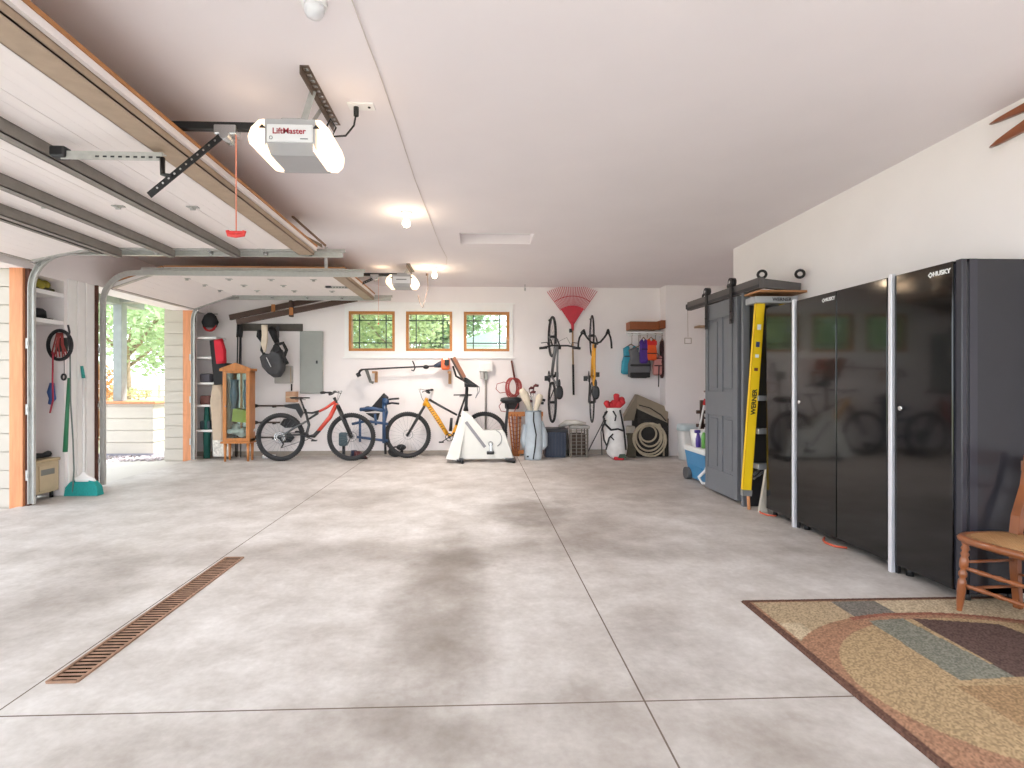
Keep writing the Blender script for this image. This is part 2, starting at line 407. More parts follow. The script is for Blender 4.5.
# trench drain in the left joint
root = thing('trench_drain', (-1.68, 3.0, 0), 'rusty long trench drain grate set in the concrete floor', 'drain grate')
dy0, dy1 = P(60, 683, Z=0).y, P(235, 558, Z=0).y; dx0, dx1 = -1.745, -1.627
RUST = mat('rusty_iron', '#94745f', .85, .0, var=.3, scale=18, bump=.3)
g = G(); g.box((dx0, dy0, .0005), (dx1, dy1, .002)); g.build('channel', mat('drain_black', '#1d1512', 1, spec=0), root)
g = G(); g.box((dx0-.006, dy0, 0), (dx0+.006, dy1, .008)); g.box((dx1-.006, dy0, 0), (dx1+.006, dy1, .008)); g.box((dx0, dy0-.005, 0), (dx1, dy0+.005, .008)); g.box((dx0, dy1-.005, 0), (dx1, dy1+.005, .008))
n = 52
for k in range(1, n):
    yy = dy0+(dy1-dy0)*k/n; g.box((dx0, yy-.0075, .0005), (dx1, yy+.0075, .003))
g.build('grate', RUST, root)

# ---------------------------------------------------------------- overhead doors, tracks
def garage_door(n, y0, y1, zt, struts, label, zb=2.34):
    root = bpy.data.objects.new('door_%d' % n, None); COL.objects.link(root); root.location = (-3, (y0+y1)/2, zb); struct(root)
    root['label'] = label
    pts = [(-4.33, zb), (-3.72, zt), (-3.19, zt), (-2.66, zt), (-2.12, zt), (-1.60, zt)]
    for (a, b) in zip(pts, pts[1:]):
        A = Vector((a[0]+.002, 0, a[1])); B = Vector((b[0]-.002, 0, b[1])); d = (B-A).normalized(); nrm = Vector((-d.z, 0, d.x))
        g = G()
        q = [A, B, B+nrm*.035, A+nrm*.035]
        g.add([(p.x, y, p.z) for y in (y0, y1) for p in q], [(0, 1, 2, 3), (7, 6, 5, 4), (0, 4, 5, 1), (1, 5, 6, 2), (2, 6, 7, 3), (3, 7, 4, 0)])
        # shallow pressed ribs of the inner skin
        for k in range(1, 6):
            c_ = A+(B-A)*(k/6); g.bar((c_.x, y0+.02, c_.z), (c_.x, y1-.02, c_.z),   .010, .0012, up=tuple(nrm))
        sec = g.build('door_section', PANEL, root)
        g = G(); q = [A+nrm*.036, B+nrm*.036, B+nrm*.055, A+nrm*.055]
        if b is pts[-1]: q[1].x += .006; q[2].x += .006
        g.add([(p.x, y, p.z) for y in (y0, y1) for p in q], [(0, 1, 2, 3), (7, 6, 5, 4), (0, 4, 5, 1), (1, 5, 6, 2), (2, 6, 7, 3), (3, 7, 4, 0)])
        g.build('cedar_cladding', CEDARH, sec, )
    for (xs_, w, h, mt) in struts:
        g = G(); zz = zt
        g.box((xs_-w/2, y0+.01, zz-.004), (xs_+w/2, y1-.01, zz-.001))
        g.box((xs_-w/2, y0+.01, zz-h), (xs_-w/2+.006, y1-.01, zz)); g.box((xs_+w/2-.006, y0+.01, zz-h), (xs_+w/2, y1-.01, zz))
        g.box((xs_-w/2, y0+.01, zz-h), (xs_+w/2, y1-.01, zz-h+.006))
        g.build('strut', mt, root)
    # end stiles, hinges, rollers
    for y in (y0+.03, y1-.03):
        for (a, b) in zip(pts, pts[1:]):
            G().bar((a[0]+.02, y, a[1]-.006), (b[0]-.02, y, b[1]-.006), .05, .01).build('end_stile', GALV, root)
    ys_ = [y0+.05, y0+(y1-y0)*.27, (y0+y1)/2, y0+(y1-y0)*.73, y1-.05]
    for k, p in enumerate(pts[1:-1]):
        for j, y in enumerate(ys_):
            if abs(y-(y0+y1)/2) < .01 and k == 3: continue
            g = G(); zz = p[1]-.012
            g.box((p[0]-.04, y-.02, zz+.004), (p[0]-.006, y+.02, zz+.01)); g.box((p[0]+.006, y-.02, zz+.004), (p[0]+.04, y+.02, zz+.01))
            g.cyl((p[0], y-.022, zz-.0), (p[0], y+.022, zz-.0), .008, n=8)
            g.bar((p[0]-.018, y, zz-.006), (p[0]+.018, y, zz-.006), .008, .02)
            g.build('hinge', GALV, root)
    for p in pts[:-1]+[(-1.68, zt)]:
        for y, sg in ((y0, -1), (y1, 1)):
            g = G(); g.cyl((p[0], y-.04*sg, p[1]-.02), (p[0], y+.055*sg, p[1]-.02), .006, n=6); g.cyl((p[0], y+.04*sg, p[1]-.02), (p[0], y+.06*sg, p[1]-.02), .022, n=12)
            g.build('roller', STEEL, root)
    g = G(); g.rbox((-4.36, y0, zb-.008), (-4.328, y1, zb+.03), .008); g.build('bottom_seal', mat('seal_grey', '#a39b94', .7), root)
    return root
ST1 = [(-1.70, .15, .045, STRUT), (-2.38, .07, .075, STRUTD), (-3.01, .07, .08, STRUTD), (-3.52, .07, .085, STRUTD), (-3.70, .05, .05, STRUTD)]
garage_door(1, .47, 5.24, 2.525, ST1, 'white insulated overhead door raised above the near bay, with brown-grey struts', 2.40)
garage_door(2, 6.30, 8.14, 2.545, [(-1.69, .15, .05, STRUT)], 'white insulated overhead door raised above the far bay')

TR = mat('track_steel', '#bdbdba', .35, .3, var=.06, scale=30)
def track(y, zt, side, label, xend=-1.36, xv=-4.385, hang=(), brace=()):
    """C-shaped steel track: up the jamb, round the bend, back under the ceiling"""
    R = .36; pts = [(xv, .02), (xv, zt-R)]
    for k in range(1, 12): pts.append((xv+R-R*cos(pi/2*k/12), zt-R+R*sin(pi/2*k/12)))
    pts += [(xv+R, zt), (xend, zt)]
    root = thing('door_track', (xv, y, 0), label, 'door track')
    def ribbon(off, th, ya, yb):
        g = G(); vs = []
        for i, p in enumerate(pts):
            a = Vector(pts[max(i-1, 0)]); b = Vector(pts[min(i+1, len(pts)-1)]); d = (b-a).normalized(); nr = Vector((-d.y, d.x))
            for o_ in (off-th, off+th):
                for yy in (ya, yb): vs.append((p[0]+nr.x*o_, yy, p[1]+nr.y*o_))
        fs = []
        for i in range(len(pts)-1):
            a, b = 4*i, 4*i+4
            fs += [(a, a+1, b+1, b), (a+3, a+2, b+2, b+3), (a+1, a+3, b+3, b+1), (a+2, a, b, b+2)]
        fs += [(0, 2, 3, 1), (len(vs)-4, len(vs)-3, len(vs)-1, len(vs)-2)]
        return g.add(vs, fs)
    g = ribbon(0, .026, y-.002, y+.002)
    for o_ in (-.026, .026):
        h = ribbon(o_, .0025, y, y-.03*side); g.add(h.v, h.f)
    g.build('rail', TR, root)
    g = G(); xa = xv+.45
    g.box((xa, y-.004*side, zt+.028), (xend+.02, y+.03*side, zt+.034)); g.box((xa, y+.0, zt+.028), (xend+.02, y+.005*side, zt+.06))
    g.build('angle_iron', GALV, root)
    for xh in hang:
        g = G(); g.bar((xh, y, zt+.03), (xh, y, CH), .035, .005, up=(0, 1, 0)); g.build('hanger_strap', GALV, root)
    for (pa, pb) in brace: G().bar(P(*pa, Z=CH-.005), P(*pb, Y=y), .035, .005, up=(1, 0, 0)).build('brace', mat('brace_brown', '#8b7360', .5, .3), root)
    for zz in (.3, .95, 1.6):
        g = G(); g.box((XL+.0, y-.02, zz-.05), (xv-.02, y-.014, zz+.05)); g.box((xv-.03, y-.03, zz-.02), (xv-.02, y+.01, zz+.02)); g.build('jamb_bracket', GALV, root)
    return root
track(5.30, 2.50, 1, 'steel door track at the far side of the near bay, beside the shelf nook', hang=(-2.6,), brace=(((292, 216), (326, 246)), ((296, 232), (322, 246))))
track(6.24, 2.50, -1, 'steel door track at the near side of the far bay, behind the broom', hang=(-1.8,))
track(8.20, 2.52, 1, 'steel door track at the far side of the far bay, beside the curio cabinet', hang=(-3.2, -2.4))
track(.40, 2.50, -1, 'steel door track at the near end of the near bay')

# ---------------------------------------------------------------- openers
LENS = emit('lamp_lens_glow', '#ffe6c8', .75); OPW = mat('opener_white', '#dcdcde', .45, var=.02); OPG = mat('opener_grey', '#a9a8aa', .5, var=.03)
REDTXT = mat('red_print', '#9c2233', .5); GREYTXT = mat('grey_print', '#6d6d70', .5)
def opener(y, label, words, zo=0.0, xo_=0.0, near=True):
    cx = -.98+xo_; z0, z1 = 2.425+zo, 2.59+zo
    root = thing('garage_door_opener', (cx, y, z0), label, 'garage door opener')
    yf, yb = y-.15, y+.17
    # body: front face leaning, darker sloping lower half
    sec = [(yf, z1), (yf, z1-.125), (yf+.06, z0), (yb-.03, z0), (yb, z1-.05), (yb, z1)]
    g = G(); vs = [(x, a, b) for x in (cx-.13, cx+.13) for a, b in sec]; n = len(sec)
    g.add(vs, [tuple(range(n))[::-1], tuple(range(n, 2*n))]+[(i, (i+1) % n, n+(i+1) % n, n+i) for i in range(n)])
    g.build('body', OPG, root)
    g = G(); g.rbox((cx-.118, yf-.006, z1-.120), (cx+.118, yf+.01, z1-.028), .005); g.build('face_plate', OPW, root)
    g = G(); g.rbox((cx-.07, y-.10, z1), (cx+.07, y+.12, z1+.035), .01); g.build('top_housing', OPG, root)
    for sg in (-1, 1):
        g = G(); pr = [(-.01, z1), (.03, z1-.005), (.07, z1-.045), (.086, z1-.09), (.078, z1-.13), (.04, z0-.002), (-.01, z0)]
        n = len(pr); vs = []
        for (yy, k) in ((yf+.03, .80), (yf+.0, 1), (yb-.06, 1), (yb, .8)):
            zc = (z0+z1)/2
            vs += [(cx+sg*(.13+a*k), yy, zc+(b-zc)*k) for a, b in pr]
        fs = [tuple(range(n)), tuple(range(3*n, 4*n))[::-1]]
        for i in range(3):
            for k in range(n): fs.append((i*n+k, i*n+(k+1) % n, (i+1)*n+(k+1) % n, (i+1)*n+k))
        g.add(vs, fs); g.build('lamp_lens', LENS, root)
        g = G(); g.prism([(cx+sg*.122, z1-.05), (cx+sg*.155, z1-.05), (cx+sg*.138, z1-.032)], yf-.012, yf-.002, 'y'); g.build('lens_catch', BLACK, root)
    if words:
        text('LiftMaster', .042, REDTXT, root, (cx-.002, yf-.0075, z1-.066), (1, 0, 0), (0, 0, 1), bold=.0006)
        G().box((cx+.055, yf-.0075, z1-.107), (cx+.095, yf-.006, z1-.102)).build('small_plate', GREYTXT, root)
        G().torus((cx-.095, yf-.007, z1-.10), .008, .0015, n=16, m=5).build('button_ring', GREYTXT, root)
    else:
        G().box((cx-.07, yf-.008, z1-.075), (cx+.07, yf-.0055, z1-.063)).build('nameplate', GREYTXT, root)
    # rail to the door header
    g = G(); g.rbox((-4.40, y-.02, z1+.005), (cx-.05, y+.02, z1+.045), .004); g.build('rail', BLACK, root)
    # trolley, arm, pull cord
    tx = cx-.39
    g = G(); g.rbox((tx-.06, y-.035, z1-.03), (tx+.06, y+.035, z1+.025), .008); g.cyl((tx, y-.045, z1-.035), (tx, y+.04, z1-.035), .025, n=14); tr = g.build('trolley', STEEL, root)
    A = Vector((tx-.02, y-.03, z1-.04)); Bv = Vector((tx-.40, y-.03, z1-.365)) if near else Vector((tx-.30, y-.03, z1-.16))
    g = G(); g.bar(A, Bv, .006, .035, up=(0, 1, 0) if False else (.6, 0, .8))
    arm = g.build('door_arm', BLACK, root)
    d = Bv-A
    for k in range(1, 12):
        c_ = A+d*(k/12.5); G().cyl((c_.x, c_.y-.006, c_.z), (c_.x, c_.y-.004, c_.z), .006, n=8).build('bolt_hole', STEEL, arm)
    J = A+d*.68; g = G(); g.tube([J, J+Vector((-.05, 0, .01)), (tx-.33, y-.03, z1-.16)], .013, 6); g.build('arm_elbow', BLACK, root)
    g = G(); xs2 = tx-.86 if near else tx-.62
    g.bar((xs2, y-.03, z1-.155), (tx-.33, y-.03, z1-.155), .005, .045, up=(0, 0, 1)); g.bar((xs2, y-.01, z1-.134), (tx-.33, y-.01, z1-.134), .04, .004, up=(0, 0, 1))
    gb = g.build('perforated_angle', GALV, root)
    for k in range(9): xx = tx-.36-k*.04; G().box((xx, y-.034, z1-.165), (xx+.02, y-.0328, z1-.156)).build('slot', DSTEEL, gb)
    g = G(); g.rbox((xs2-.05, y-.05, z1-.17), (xs2+.03, y+.01, z1-.11), .01); g.build('clevis', DSTEEL, root)
    cxx = tx+.055; zh = 2.03 if near else 2.03
    g = G(); g.cyl((cxx, y-.02, z1-.02), (cxx+.001, y-.02, zh), .0035 if near else .0018, n=6); cd = g.build('release_cord', mat('coral_cord', '#e08d76', .7), root)
    if near:
        g = G(); g.tube([(cxx-.045, y-.02, zh+.012), (cxx-.04, y-.02, zh-.01), (cxx, y-.02, zh-.016), (cxx+.04, y-.02, zh-.01), (cxx+.045, y-.02, zh+.012)], .011, 8); g.cyl((cxx-.045, y-.02, zh+.004), (cxx+.045, y-.02, zh+.004), .008, n=8); g.build('release_handle', mat('red_handle', '#d6413f', .5), root)
    else:
        G().sph((cxx, y-.02, zh), .011).build('release_handle', mat('red_handle', '#d6413f', .5), root)
    # ceiling hangers
    PST = mat('perforated_strap', '#75655a', .45, .4, var=.1)
    g = G(); ya, yb_ = (2.66, 3.27) if near else (y-.25, y+.3)
    g.box((cx+.08, ya, CH-.004), (cx+.125, yb_, CH)); g.box((cx+.08, ya, CH-.045), (cx+.085, yb_, CH)); st_ = g.build('ceiling_angle', PST, root)
    nk = int((yb_-ya)/.05)
    for k in range(nk): G().box((cx+.09, ya+.02+k*.05, CH-.0055), (cx+.115, ya+.045+k*.05, CH-.004)).build('slot', STEEL, st_)
    G().bar((cx+.03, y-.04, z1+.03), (cx+.085, y-.04, CH-.02), .004, .035, up=(1, 0, 0)).build('hanger_bar', GALV, root); G().bar((cx-.04, y+.13, z1+.02), (cx+.085, y+.13, CH-.02), .035, .004, up=(0, 0, 1)).build('hanger_bar', GALV, root)
    LT = bpy.data.lights.new('opener_bulb', 'POINT'); LT.energy = .14 if near else .5; LT.color = (1, .72, .45); LT.shadow_soft_size = .05
    for sg in (-1, 1):
        lo = bpy.data.objects.new('opener_bulb', LT); COL.objects.link(lo); lo.parent = root; lo.location = (sg*.30, 0, .21)
    return root
op1 = opener(2.9, 'grey and white garage door opener with glowing lenses and red lettering, over the near bay', True)
op2 = opener(7.3, 'smaller-looking far garage door opener with glowing lenses, over the far bay', False, .10, -.066, False)
# power cord of the near opener to the ceiling socket
c0 = P(318, 131, Y=3.05)
pts = [(-.93, 3.0, 2.60), (-.90, 3.0, 2.69), (-.85, 3.02, 2.72), (-.83, 3.03, 2.66), (-.87, 3.02, 2.63)]
pts2 = [(-.87, 3.02, 2.63), (-.80, 3.02, 2.635), (-.74, 3.03, 2.68), (-.715, 3.04, 2.75), (-.71, 3.04, CH-.005)]
tag(G().tube([(-.86, 2.98, 2.58), (-.865, 2.99, 2.66), (-.84, 3.0, 2.72), (-.81, 3.0, 2.67), (-.83, 3.0, 2.62), (-.76, 3.02, 2.635), (-.715, 3.03, 2.70), (-.705, 3.04, 2.78)], .006, 6).cyl((-.705, 3.04, 2.76), (-.705, 3.04, CH-.01), .015, n=8).build('power_cord', BLACK), 'black power cord looping from the near opener to the ceiling socket', 'power cord')
root = thing('ceiling_outlet', (-.68, 3.04, CH), 'white socket plate on the ceiling beside the near opener', 'outlet')
G().rbox((-.75, 3.0, CH-.008), (-.60, 3.08, CH), .003).build('cover_plate', WHITE, root); G().cyl((-.63, 3.04, CH-.012), (-.63, 3.04, CH-.007), .008, n=10).build('screw', DSTEEL, root)
# ceiling light line
BULB = emit('bulb_glow', '#fff1dc', 9)
def lamp(x, y, lit, label):
    root = thing('bulb_fixture', (x, y, CH), label, 'ceiling light', 'bare bulb fixtures on the ceiling')
    g = G(); g.cyl((x, y, CH), (x, y, CH-.02), .055, .05, 20); g.cyl((x, y, CH-.02), (x, y, CH-.05 if lit else CH-.03), .028, .022, 14); g.build('porcelain_base', WHITE, root)
    if lit:
        g = G(); g.sph((x, y, CH-.105), .038, 16, 10); g.cyl((x, y, CH-.085), (x, y, CH-.045), .024, .014, 12); g.build('bulb', BULB, root)
        LT = bpy.data.lights.new('bulb_light', 'POINT'); LT.energy = 1.6; LT.color = (1, .76, .5); LT.shadow_soft_size = .04
        lo = bpy.data.objects.new('bulb_light', LT); COL.objects.link(lo); lo.parent = root; lo.location = (0, 0, -.17)
        LS = bpy.data.lights.new('bulb_fill_spot', 'SPOT'); LS.energy = 92 if y > 6 else 85; LS.spot_size = radians(165); LS.spot_blend = 1; LS.color = (1, .90, .80) if y > 6 else (1, .96, .95); LS.shadow_soft_size = .2  # extra downward fill added at the bulb to brighten the room
        lo = bpy.data.objects.new('bulb_fill_spot', LS); COL.objects.link(lo); lo.parent = root; lo.location = (0, 0, -.17)
    else:
        g = G(); g.loft([(x, y, CH-.015, .042, .042), (x, y, CH-.04, .042, .042), (x, y, CH-.058, .032, .032), (x, y, CH-.066, .01, .01)], 18); g.build('globe', mat('frosted_glass', '#dcdce0', .3), root)
lamp(-.69, 2.22, False, 'unlit round white globe fixture at the top edge of the photo')
lamp(-.675, 4.93, True, 'lit bare bulb in the middle of the ceiling, nearer of the two lit ones')
lamp(-.61, 7.33, True, 'lit bare bulb by the far garage door opener, farther of the two lit ones')
wp = [P(a, b, Z=CH-.006) for a, b in ((340, -30), (352, 0), (366, 38), (380, 75), (396, 122), (415, 180), (425, 206), (440, 245), (447, 258), (446, 265))]
tag(G().tube(wp, .003, 5).build('ceiling_wire', mat('beige_wire', '#d4cac4', .7)), 'thin pale wire stapled along the ceiling toward the far bulb', 'wire')
wp = [P(427, 263, Y=7.7), P(427.5, 275, Y=7.7), P(428, 288, Y=7.7), P(425, 299, Y=7.7), P(422.7, 308, Y=7.7), P(420, 303, Y=7.7), P(418, 295, Y=7.7)]
wp[0].z = CH
tag(G().tube(wp, .006, 5).cyl(wp[0], wp[0]-Vector((0, 0, .03)), .018, n=8).build('dangling_wire', mat('brown_wire', '#8a7468', .7)), 'bent loose wire dangling from the ceiling next to the far opener', 'wire')
w0 = P(525, 288, Y=8.5); w0.z = CH
tag(G().cyl(w0, w0-Vector((0, 0, .11)), .006, n=6).box((w0.x-.012, w0.y-.012, CH-.06), (w0.x+.012, w0.y+.012, CH-.1)).build('ceiling_hook', STEEL), 'small metal hook hanging from the ceiling right of the windows', 'hook')

# ---------------------------------------------------------------- outdoors
GRASS = mat('lawn', '#a3a584', .95, var=.25, scale=3); DRIVE = mat('driveway_concrete', '#c9c4be', .9, var=.05, scale=2)
struct(G().box((-70, -30, -.5), (60, 80, -.16)).build('ground_lawn', GRASS))
struct(G().box((XL-7.5, YF-2, -.3), (XL-.06, 8.9, -.025)).build('ground_driveway', DRIVE))
def siding_box(g, x0, x1, y0, y1, z0, z1, st=.18):
    g.box((x0+.012, y0+.012, z0), (x1-.012, y1-.012, z1)); z = z0
    while z < z1-.02:
        zt_ = min(z+st-.012, z1)
        g.add([(x0-.012, y0-.012, z), (x1+.012, y0-.012, z), (x1+.012, y1+.012, z), (x0-.012, y1+.012, z), (x0, y0, zt_), (x1, y0, zt_), (x1, y1, zt_), (x0, y1, zt_)],
              [(0,3,2,1),(4,5,6,7),(0,1,5,4),(1,2,6,5),(2,3,7,6),(3,0,4,7)]); z += st
    return g
pz = .86
root = thing('planter_wall', (-5.8, 9.0, 0), 'low beige lap-siding planter wall with a cedar cap outside the far bay', 'low wall')
siding_box(G(), -6.28, -5.42, 8.9, 10.6, .02, pz, .2).build('siding', SIDING, root)
G().rbox((-6.34, 8.84, pz), (-5.36, 10.66, pz+.04), .008).build('cap', CEDAR, root)
G().box((-6.30, 8.88, -.2), (-5.40, 10.62, .03)).build('stone_foot', mat('foot_stone', '#8f8b94', .9), root)
tag(G().box((-6.26, 8.95, -.1), (-5.46, 10.5, .8)).build('planter_soil', mat('soil', '#5b4a3a', 1)), 'soil inside the planter', 'soil') if False else None
GR = G()
for k in range(420):
    x = random.uniform(-6.5, -5.0); y = random.uniform(8.35, 8.86); r = random.uniform(.012, .03); GR.sph((x, y, -.02+r*.4), (r, r, r*.6), 6, 4)
tag(GR.build('gravel', mat('gravel', '#b4a9ad', .9, var=.3, scale=30)), 'grey gravel strip along the foot of the planter wall', 'gravel', kind='stuff')
POST = mat('grey_post', '#8f9595', .7)
root = thing('porch', (-6.0, 8.9, 0), 'porch roof on a grey post outside the far bay', 'porch')
G().rbox((-6.13, 8.98, pz+.04), (-5.99, 9.12, 2.56), .006).build('post', POST, root)
G().box((-6.2, 5.58, 2.52), (-6.0, 9.6, 2.74)).build('beam', POST, root); G().box((-6.0, 8.95, 2.56), (-4.9, 9.12, 2.74)).build('beam', POST, root)
G().box((-6.4, 5.56, 2.74), (XL-.36, 9.7, 2.80)).build('soffit', mat('soffit_green_bounce', '#b9c2a0', .8, stretch=(1, 12, 1)), root)  # reflected green light is put into the soffit colour

def leaf_cloud(g, centres, n, size, rnd):
    for k in range(n):
        c, r = rnd.choice(centres); 
        while True:
            v = Vector((rnd.uniform(-1, 1), rnd.uniform(-1, 1), rnd.uniform(-1, 1)))
            if .35 < v.length < 1: break
        p = Vector(c)+Vector((v.x*r[0], v.y*r[1], v.z*r[2])); s_ = size*rnd.uniform(.6, 1.3)
        a = Vector((rnd.gauss(0, 1), rnd.gauss(0, 1), rnd.gauss(0, .6))).normalized(); b = a.cross(Vector((rnd.gauss(0, 1), rnd.gauss(0, 1), rnd.gauss(0, 1)))).normalized()
        g.add([p-a*s_, p+b*s_*.45, p+a*s_, p-b*s_*.45], [(0, 1, 2, 3)])
def leafmat(name, col):
    m = mat(name, col, .6, var=.3, scale=.8); nt = m.node_tree; b = nt.nodes['Principled BSDF']
    t = nt.nodes.new('ShaderNodeBsdfTranslucent'); mx = nt.nodes.new('ShaderNodeMixShader'); mx.inputs[0].default_value = .4
    lk = b.inputs['Base Color'].links[0].from_socket; nt.links.new(lk, t.inputs[0])
    nt.links.new(b.outputs[0], mx.inputs[1]); nt.links.new(t.outputs[0], mx.inputs[2]); nt.links.new(mx.outputs[0], nt.nodes['Material Output'].inputs[0]); return m
LEAF1 = leafmat('spring_leaves', '#b3bb90'); LEAF2 = leafmat('green_leaves', '#a0b28a'); LEAF3 = leafmat('orange_leaves', '#b98a58'); BARK = mat('bark', '#8d7a68', .9, var=.2)
def tree(x, y, h, r, lm, label, n=2600, seed=1, low=.35, size=.16, group=None, tk=1.0):
    rnd = random.Random(seed); z0 = -.16
    root = thing('leafy_tree', (x, y, z0), label, 'tree', group)
    g = G(); top = z0+h*.45
    g.tube([(x, y, z0), (x+.05, y, z0+h*.2), (x, y, top)], [h*.032*tk, h*.024*tk, h*.02*tk], 8)
    cs = []
    for k in range(9):
        a = 2*pi*k/9+rnd.uniform(-.3, .3); q = Vector((x+cos(a)*r*rnd.uniform(.4, .8), y+sin(a)*r*rnd.uniform(.4, .8), z0+h*rnd.uniform(low+.15, .85)))
        st_ = Vector((x, y, z0+h*rnd.uniform(.22, .45))); md = (st_+q)/2+Vector((0, 0, -h*.03))
        g.tube([st_, md, q], [h*.012*tk, h*.008*tk, h*.003], 6); cs.append((q, (r*.5, r*.5, h*.16)))
    cs.append(((x, y, z0+h*.8), (r*.6, r*.6, h*.2)))
    cs.append(((x, y, z0+h*.45), (r*.65, r*.65, h*.25)))
    g.build('trunk', BARK, root)
    g = G(); leaf_cloud(g, cs, n, size, rnd); g.build('foliage', lm, root, fixn=False)
    return root
tree(-15.5, 23.5, 7.2, 3.6, LEAF2, 'leafy tree with a forking trunk on the lawn, right of the porch post', 3600, 3, .3, .17)
tree(-23, 25, 8.5, 3.6, LEAF1, 'yellow-green tree beyond the porch, left of the porch post', 3800, 4, .12, .17)
tree(-22.5, 40, 11, 5.5, LEAF2, 'large tree far back on the lawn, seen through the far bay', 3400, 5, .1, .25)
def shrub(x, y, r, h, lm, label, seed, n=1300, size=.07, z=-.16):
    rnd = random.Random(seed); root = thing('shrub', (x, y, z), label, 'shrub'); g = G()
    for k in range(6):
        a = k*1.05; g.tube([(x, y, z), (x+cos(a)*r*.5, y+sin(a)*r*.5, h*.6)], [.02, .008], 5)
    g.build('stems', BARK, root); g = G(); leaf_cloud(g, [((x, y, z+(h-z)*.5), (r, r, (h-z)*.5))], n, size, rnd); g.build('foliage', lm, root, fixn=False)
shrub(-8.3, 11.6, .6, 1.7, LEAF3, 'orange-brown shrub beyond the planter wall, left of the post', 11)
shrub(-10.2, 11.2, .8, 2.0, LEAF1, 'yellow-green shrub at the left edge of the far bay view', 14)
shrub(-6.05, 9.5, .22, 1.15, LEAF1, 'low green plant growing out of the planter wall top', 12, 260, .03, .91)
for i, (a, b, h, r, sd) in enumerate([(-4.4, 16, 6.0, 2.2, 21), (-1.9, 14.4, 5.6, 2.0, 22), (-.2, 20.2, 6.6, 2.1, 23), (-3.4, 21.5, 9, 3.4, 24)]):
    tree(a, b, h, r, LEAF2 if i % 2 == 0 else LEAF1, ['green tree seen through the left of the three windows', 'yellow-green tree seen through the middle window', 'green tree behind the pale shed seen through the right window', 'tall tree behind the two nearer ones outside the back windows'][i], 13000, sd, -.12, .12 if i == 2 else .075, tk=.4)
root = thing('garden_shed', (.3, 15.5, -.16), 'pale shed outside, seen low in the right window', 'shed')
siding_box(G(), -.9, 1.6, 16.2, 18.2, -.16, 2.35, .25).build('wall', mat('shed_white', '#dfe4ea', .8), root)
G().prism([(-1.1, 2.35), (1.8, 2.35), (.35, 2.75)], 16.0, 18.4, 'y').build('roof', mat('shed_roof', '#b8c2c9', .8), root)
g = G()
for k in range(14): g.rbox((-30+k*2.0, 29.95, -.16), (-29.88+k*2.0, 30.05, 1.05), .01)
for zz in (.35, .7, 1.0): g.box((-30, 29.98, zz), (-4, 30.02, zz+.08))
tag(g.build('rail_fence', mat('weathered_wood', '#b5ab9e', .9)), 'low rail fence at the far end of the lawn', 'fence')

# ---------------------------------------------------------------- black cabinets
GLOSSB = mat('gloss_black', '#08080a', .1, var=.02, coat=.35, spec=.4); FRAMEB = mat('cabinet_black', '#34343c', .25, var=.03); ALU = mat('aluminium_strip', '#dcdce2', .3, .25, var=.02)
SIDEB = mat('cabinet_side_black', '#2c2c31', .16, var=.02)
LOCK = mat('lock_steel', '#e2e2e2', .2, .8); WHTXT = mat('white_print', '#e9e9e9', .5)
XC = 2.66; CZ0, CZ1 = .05, 1.90
def cabinet(y0, y1, nd, label, logo=None, locks=(), near=False):
    root = thing('storage_cabinet', ((XC+3.04)/2, (y0+y1)/2, 0), label, 'cabinet', None)
    g = G(); x1 = 3.055
    g.box((XC+.02, y0, CZ0), (x1, y0+.02, CZ1)); g.box((XC+.02, y1-.02, CZ0), (x1, y1, CZ1)); g.box((XC+.02, y0, CZ1-.02), (x1, y1, CZ1)); g.box((XC+.02, y0, CZ0), (x1, y1, CZ0+.03)); g.box((x1-.01, y0, CZ0), (x1, y1, CZ1))
    g.build('body', SIDEB, root)
    if near:
        g = G(); g.rbox((XC, y0-.004, CZ0), (XC+.03, y0+.035, CZ1), .004); g.box((XC+.045, y0-.004, CZ0), (XC+.09, y0, CZ1)); g.build('corner_post', FRAMEB, root)
        g = G(); g.rbox((XC+.09, y0-.003, CZ0+.03), (x1-.01, y0, CZ1-.004), .002); g.build('side_panel', SIDEB, root); ya = y0+.037
    else: ya = y0+.004
    w = (y1-.004-ya)/nd
    for k in range(nd):
        a = ya+k*w+.003; b = ya+(k+1)*w-.003
        g = G(); g.rbox((XC-.012, a, CZ0+.01), (XC+.012, b, CZ1-.004), .005); d = g.build('door', GLOSSB, root)
        g = G(); g.box((XC-.0135, b-.012, CZ0+.02), (XC-.0115, b-.004, CZ1-.02)) if False else g.box((XC+.0, a-.004, CZ0+.02), (XC+.013, a, CZ1-.02)); g.build('edge_trim', FRAMEB, d)
        if k in locks:
            g = G(); yl = b-.035; g.cyl((XC-.018, yl, 1.055), (XC-.008, yl, 1.055), .014, n=16); g.cyl((XC-.020, yl, 1.055), (XC-.018, yl, 1.055), .009, n=12); g.build('lock', LOCK, d)
        if logo == k:
            yc = a+.068
            text('HUSKY', .036, WHTXT, d, (XC-.0128, yc, CZ1-.055), (0, -1, 0), (0, 0, 1), bold=.0012)
            g = G(); yy = yc+.072; zz = CZ1-.055; g.add([(XC-.0133, yy+.018, zz), (XC-.0133, yy, zz+.018), (XC-.0133, yy-.018, zz), (XC-.0133, yy, zz-.018), (XC-.0133, yy+.009, zz), (XC-.0133, yy, zz+.009), (XC-.0133, yy-.009, zz), (XC-.0133, yy, zz-.009)],
                   [(0, 1, 5, 4), (1, 2, 6, 5), (2, 3, 7, 6), (3, 0, 4, 7)]); g.build('emblem', WHTXT, d, fixn=False)
    for yy in (y0+.03, y1-.03):
        for xx in (XC+.06, 2.98): G().cyl((xx, yy, 0), (xx, yy, CZ0+.005), .022, .014, 12).build('foot', BLACK, root)
    return root
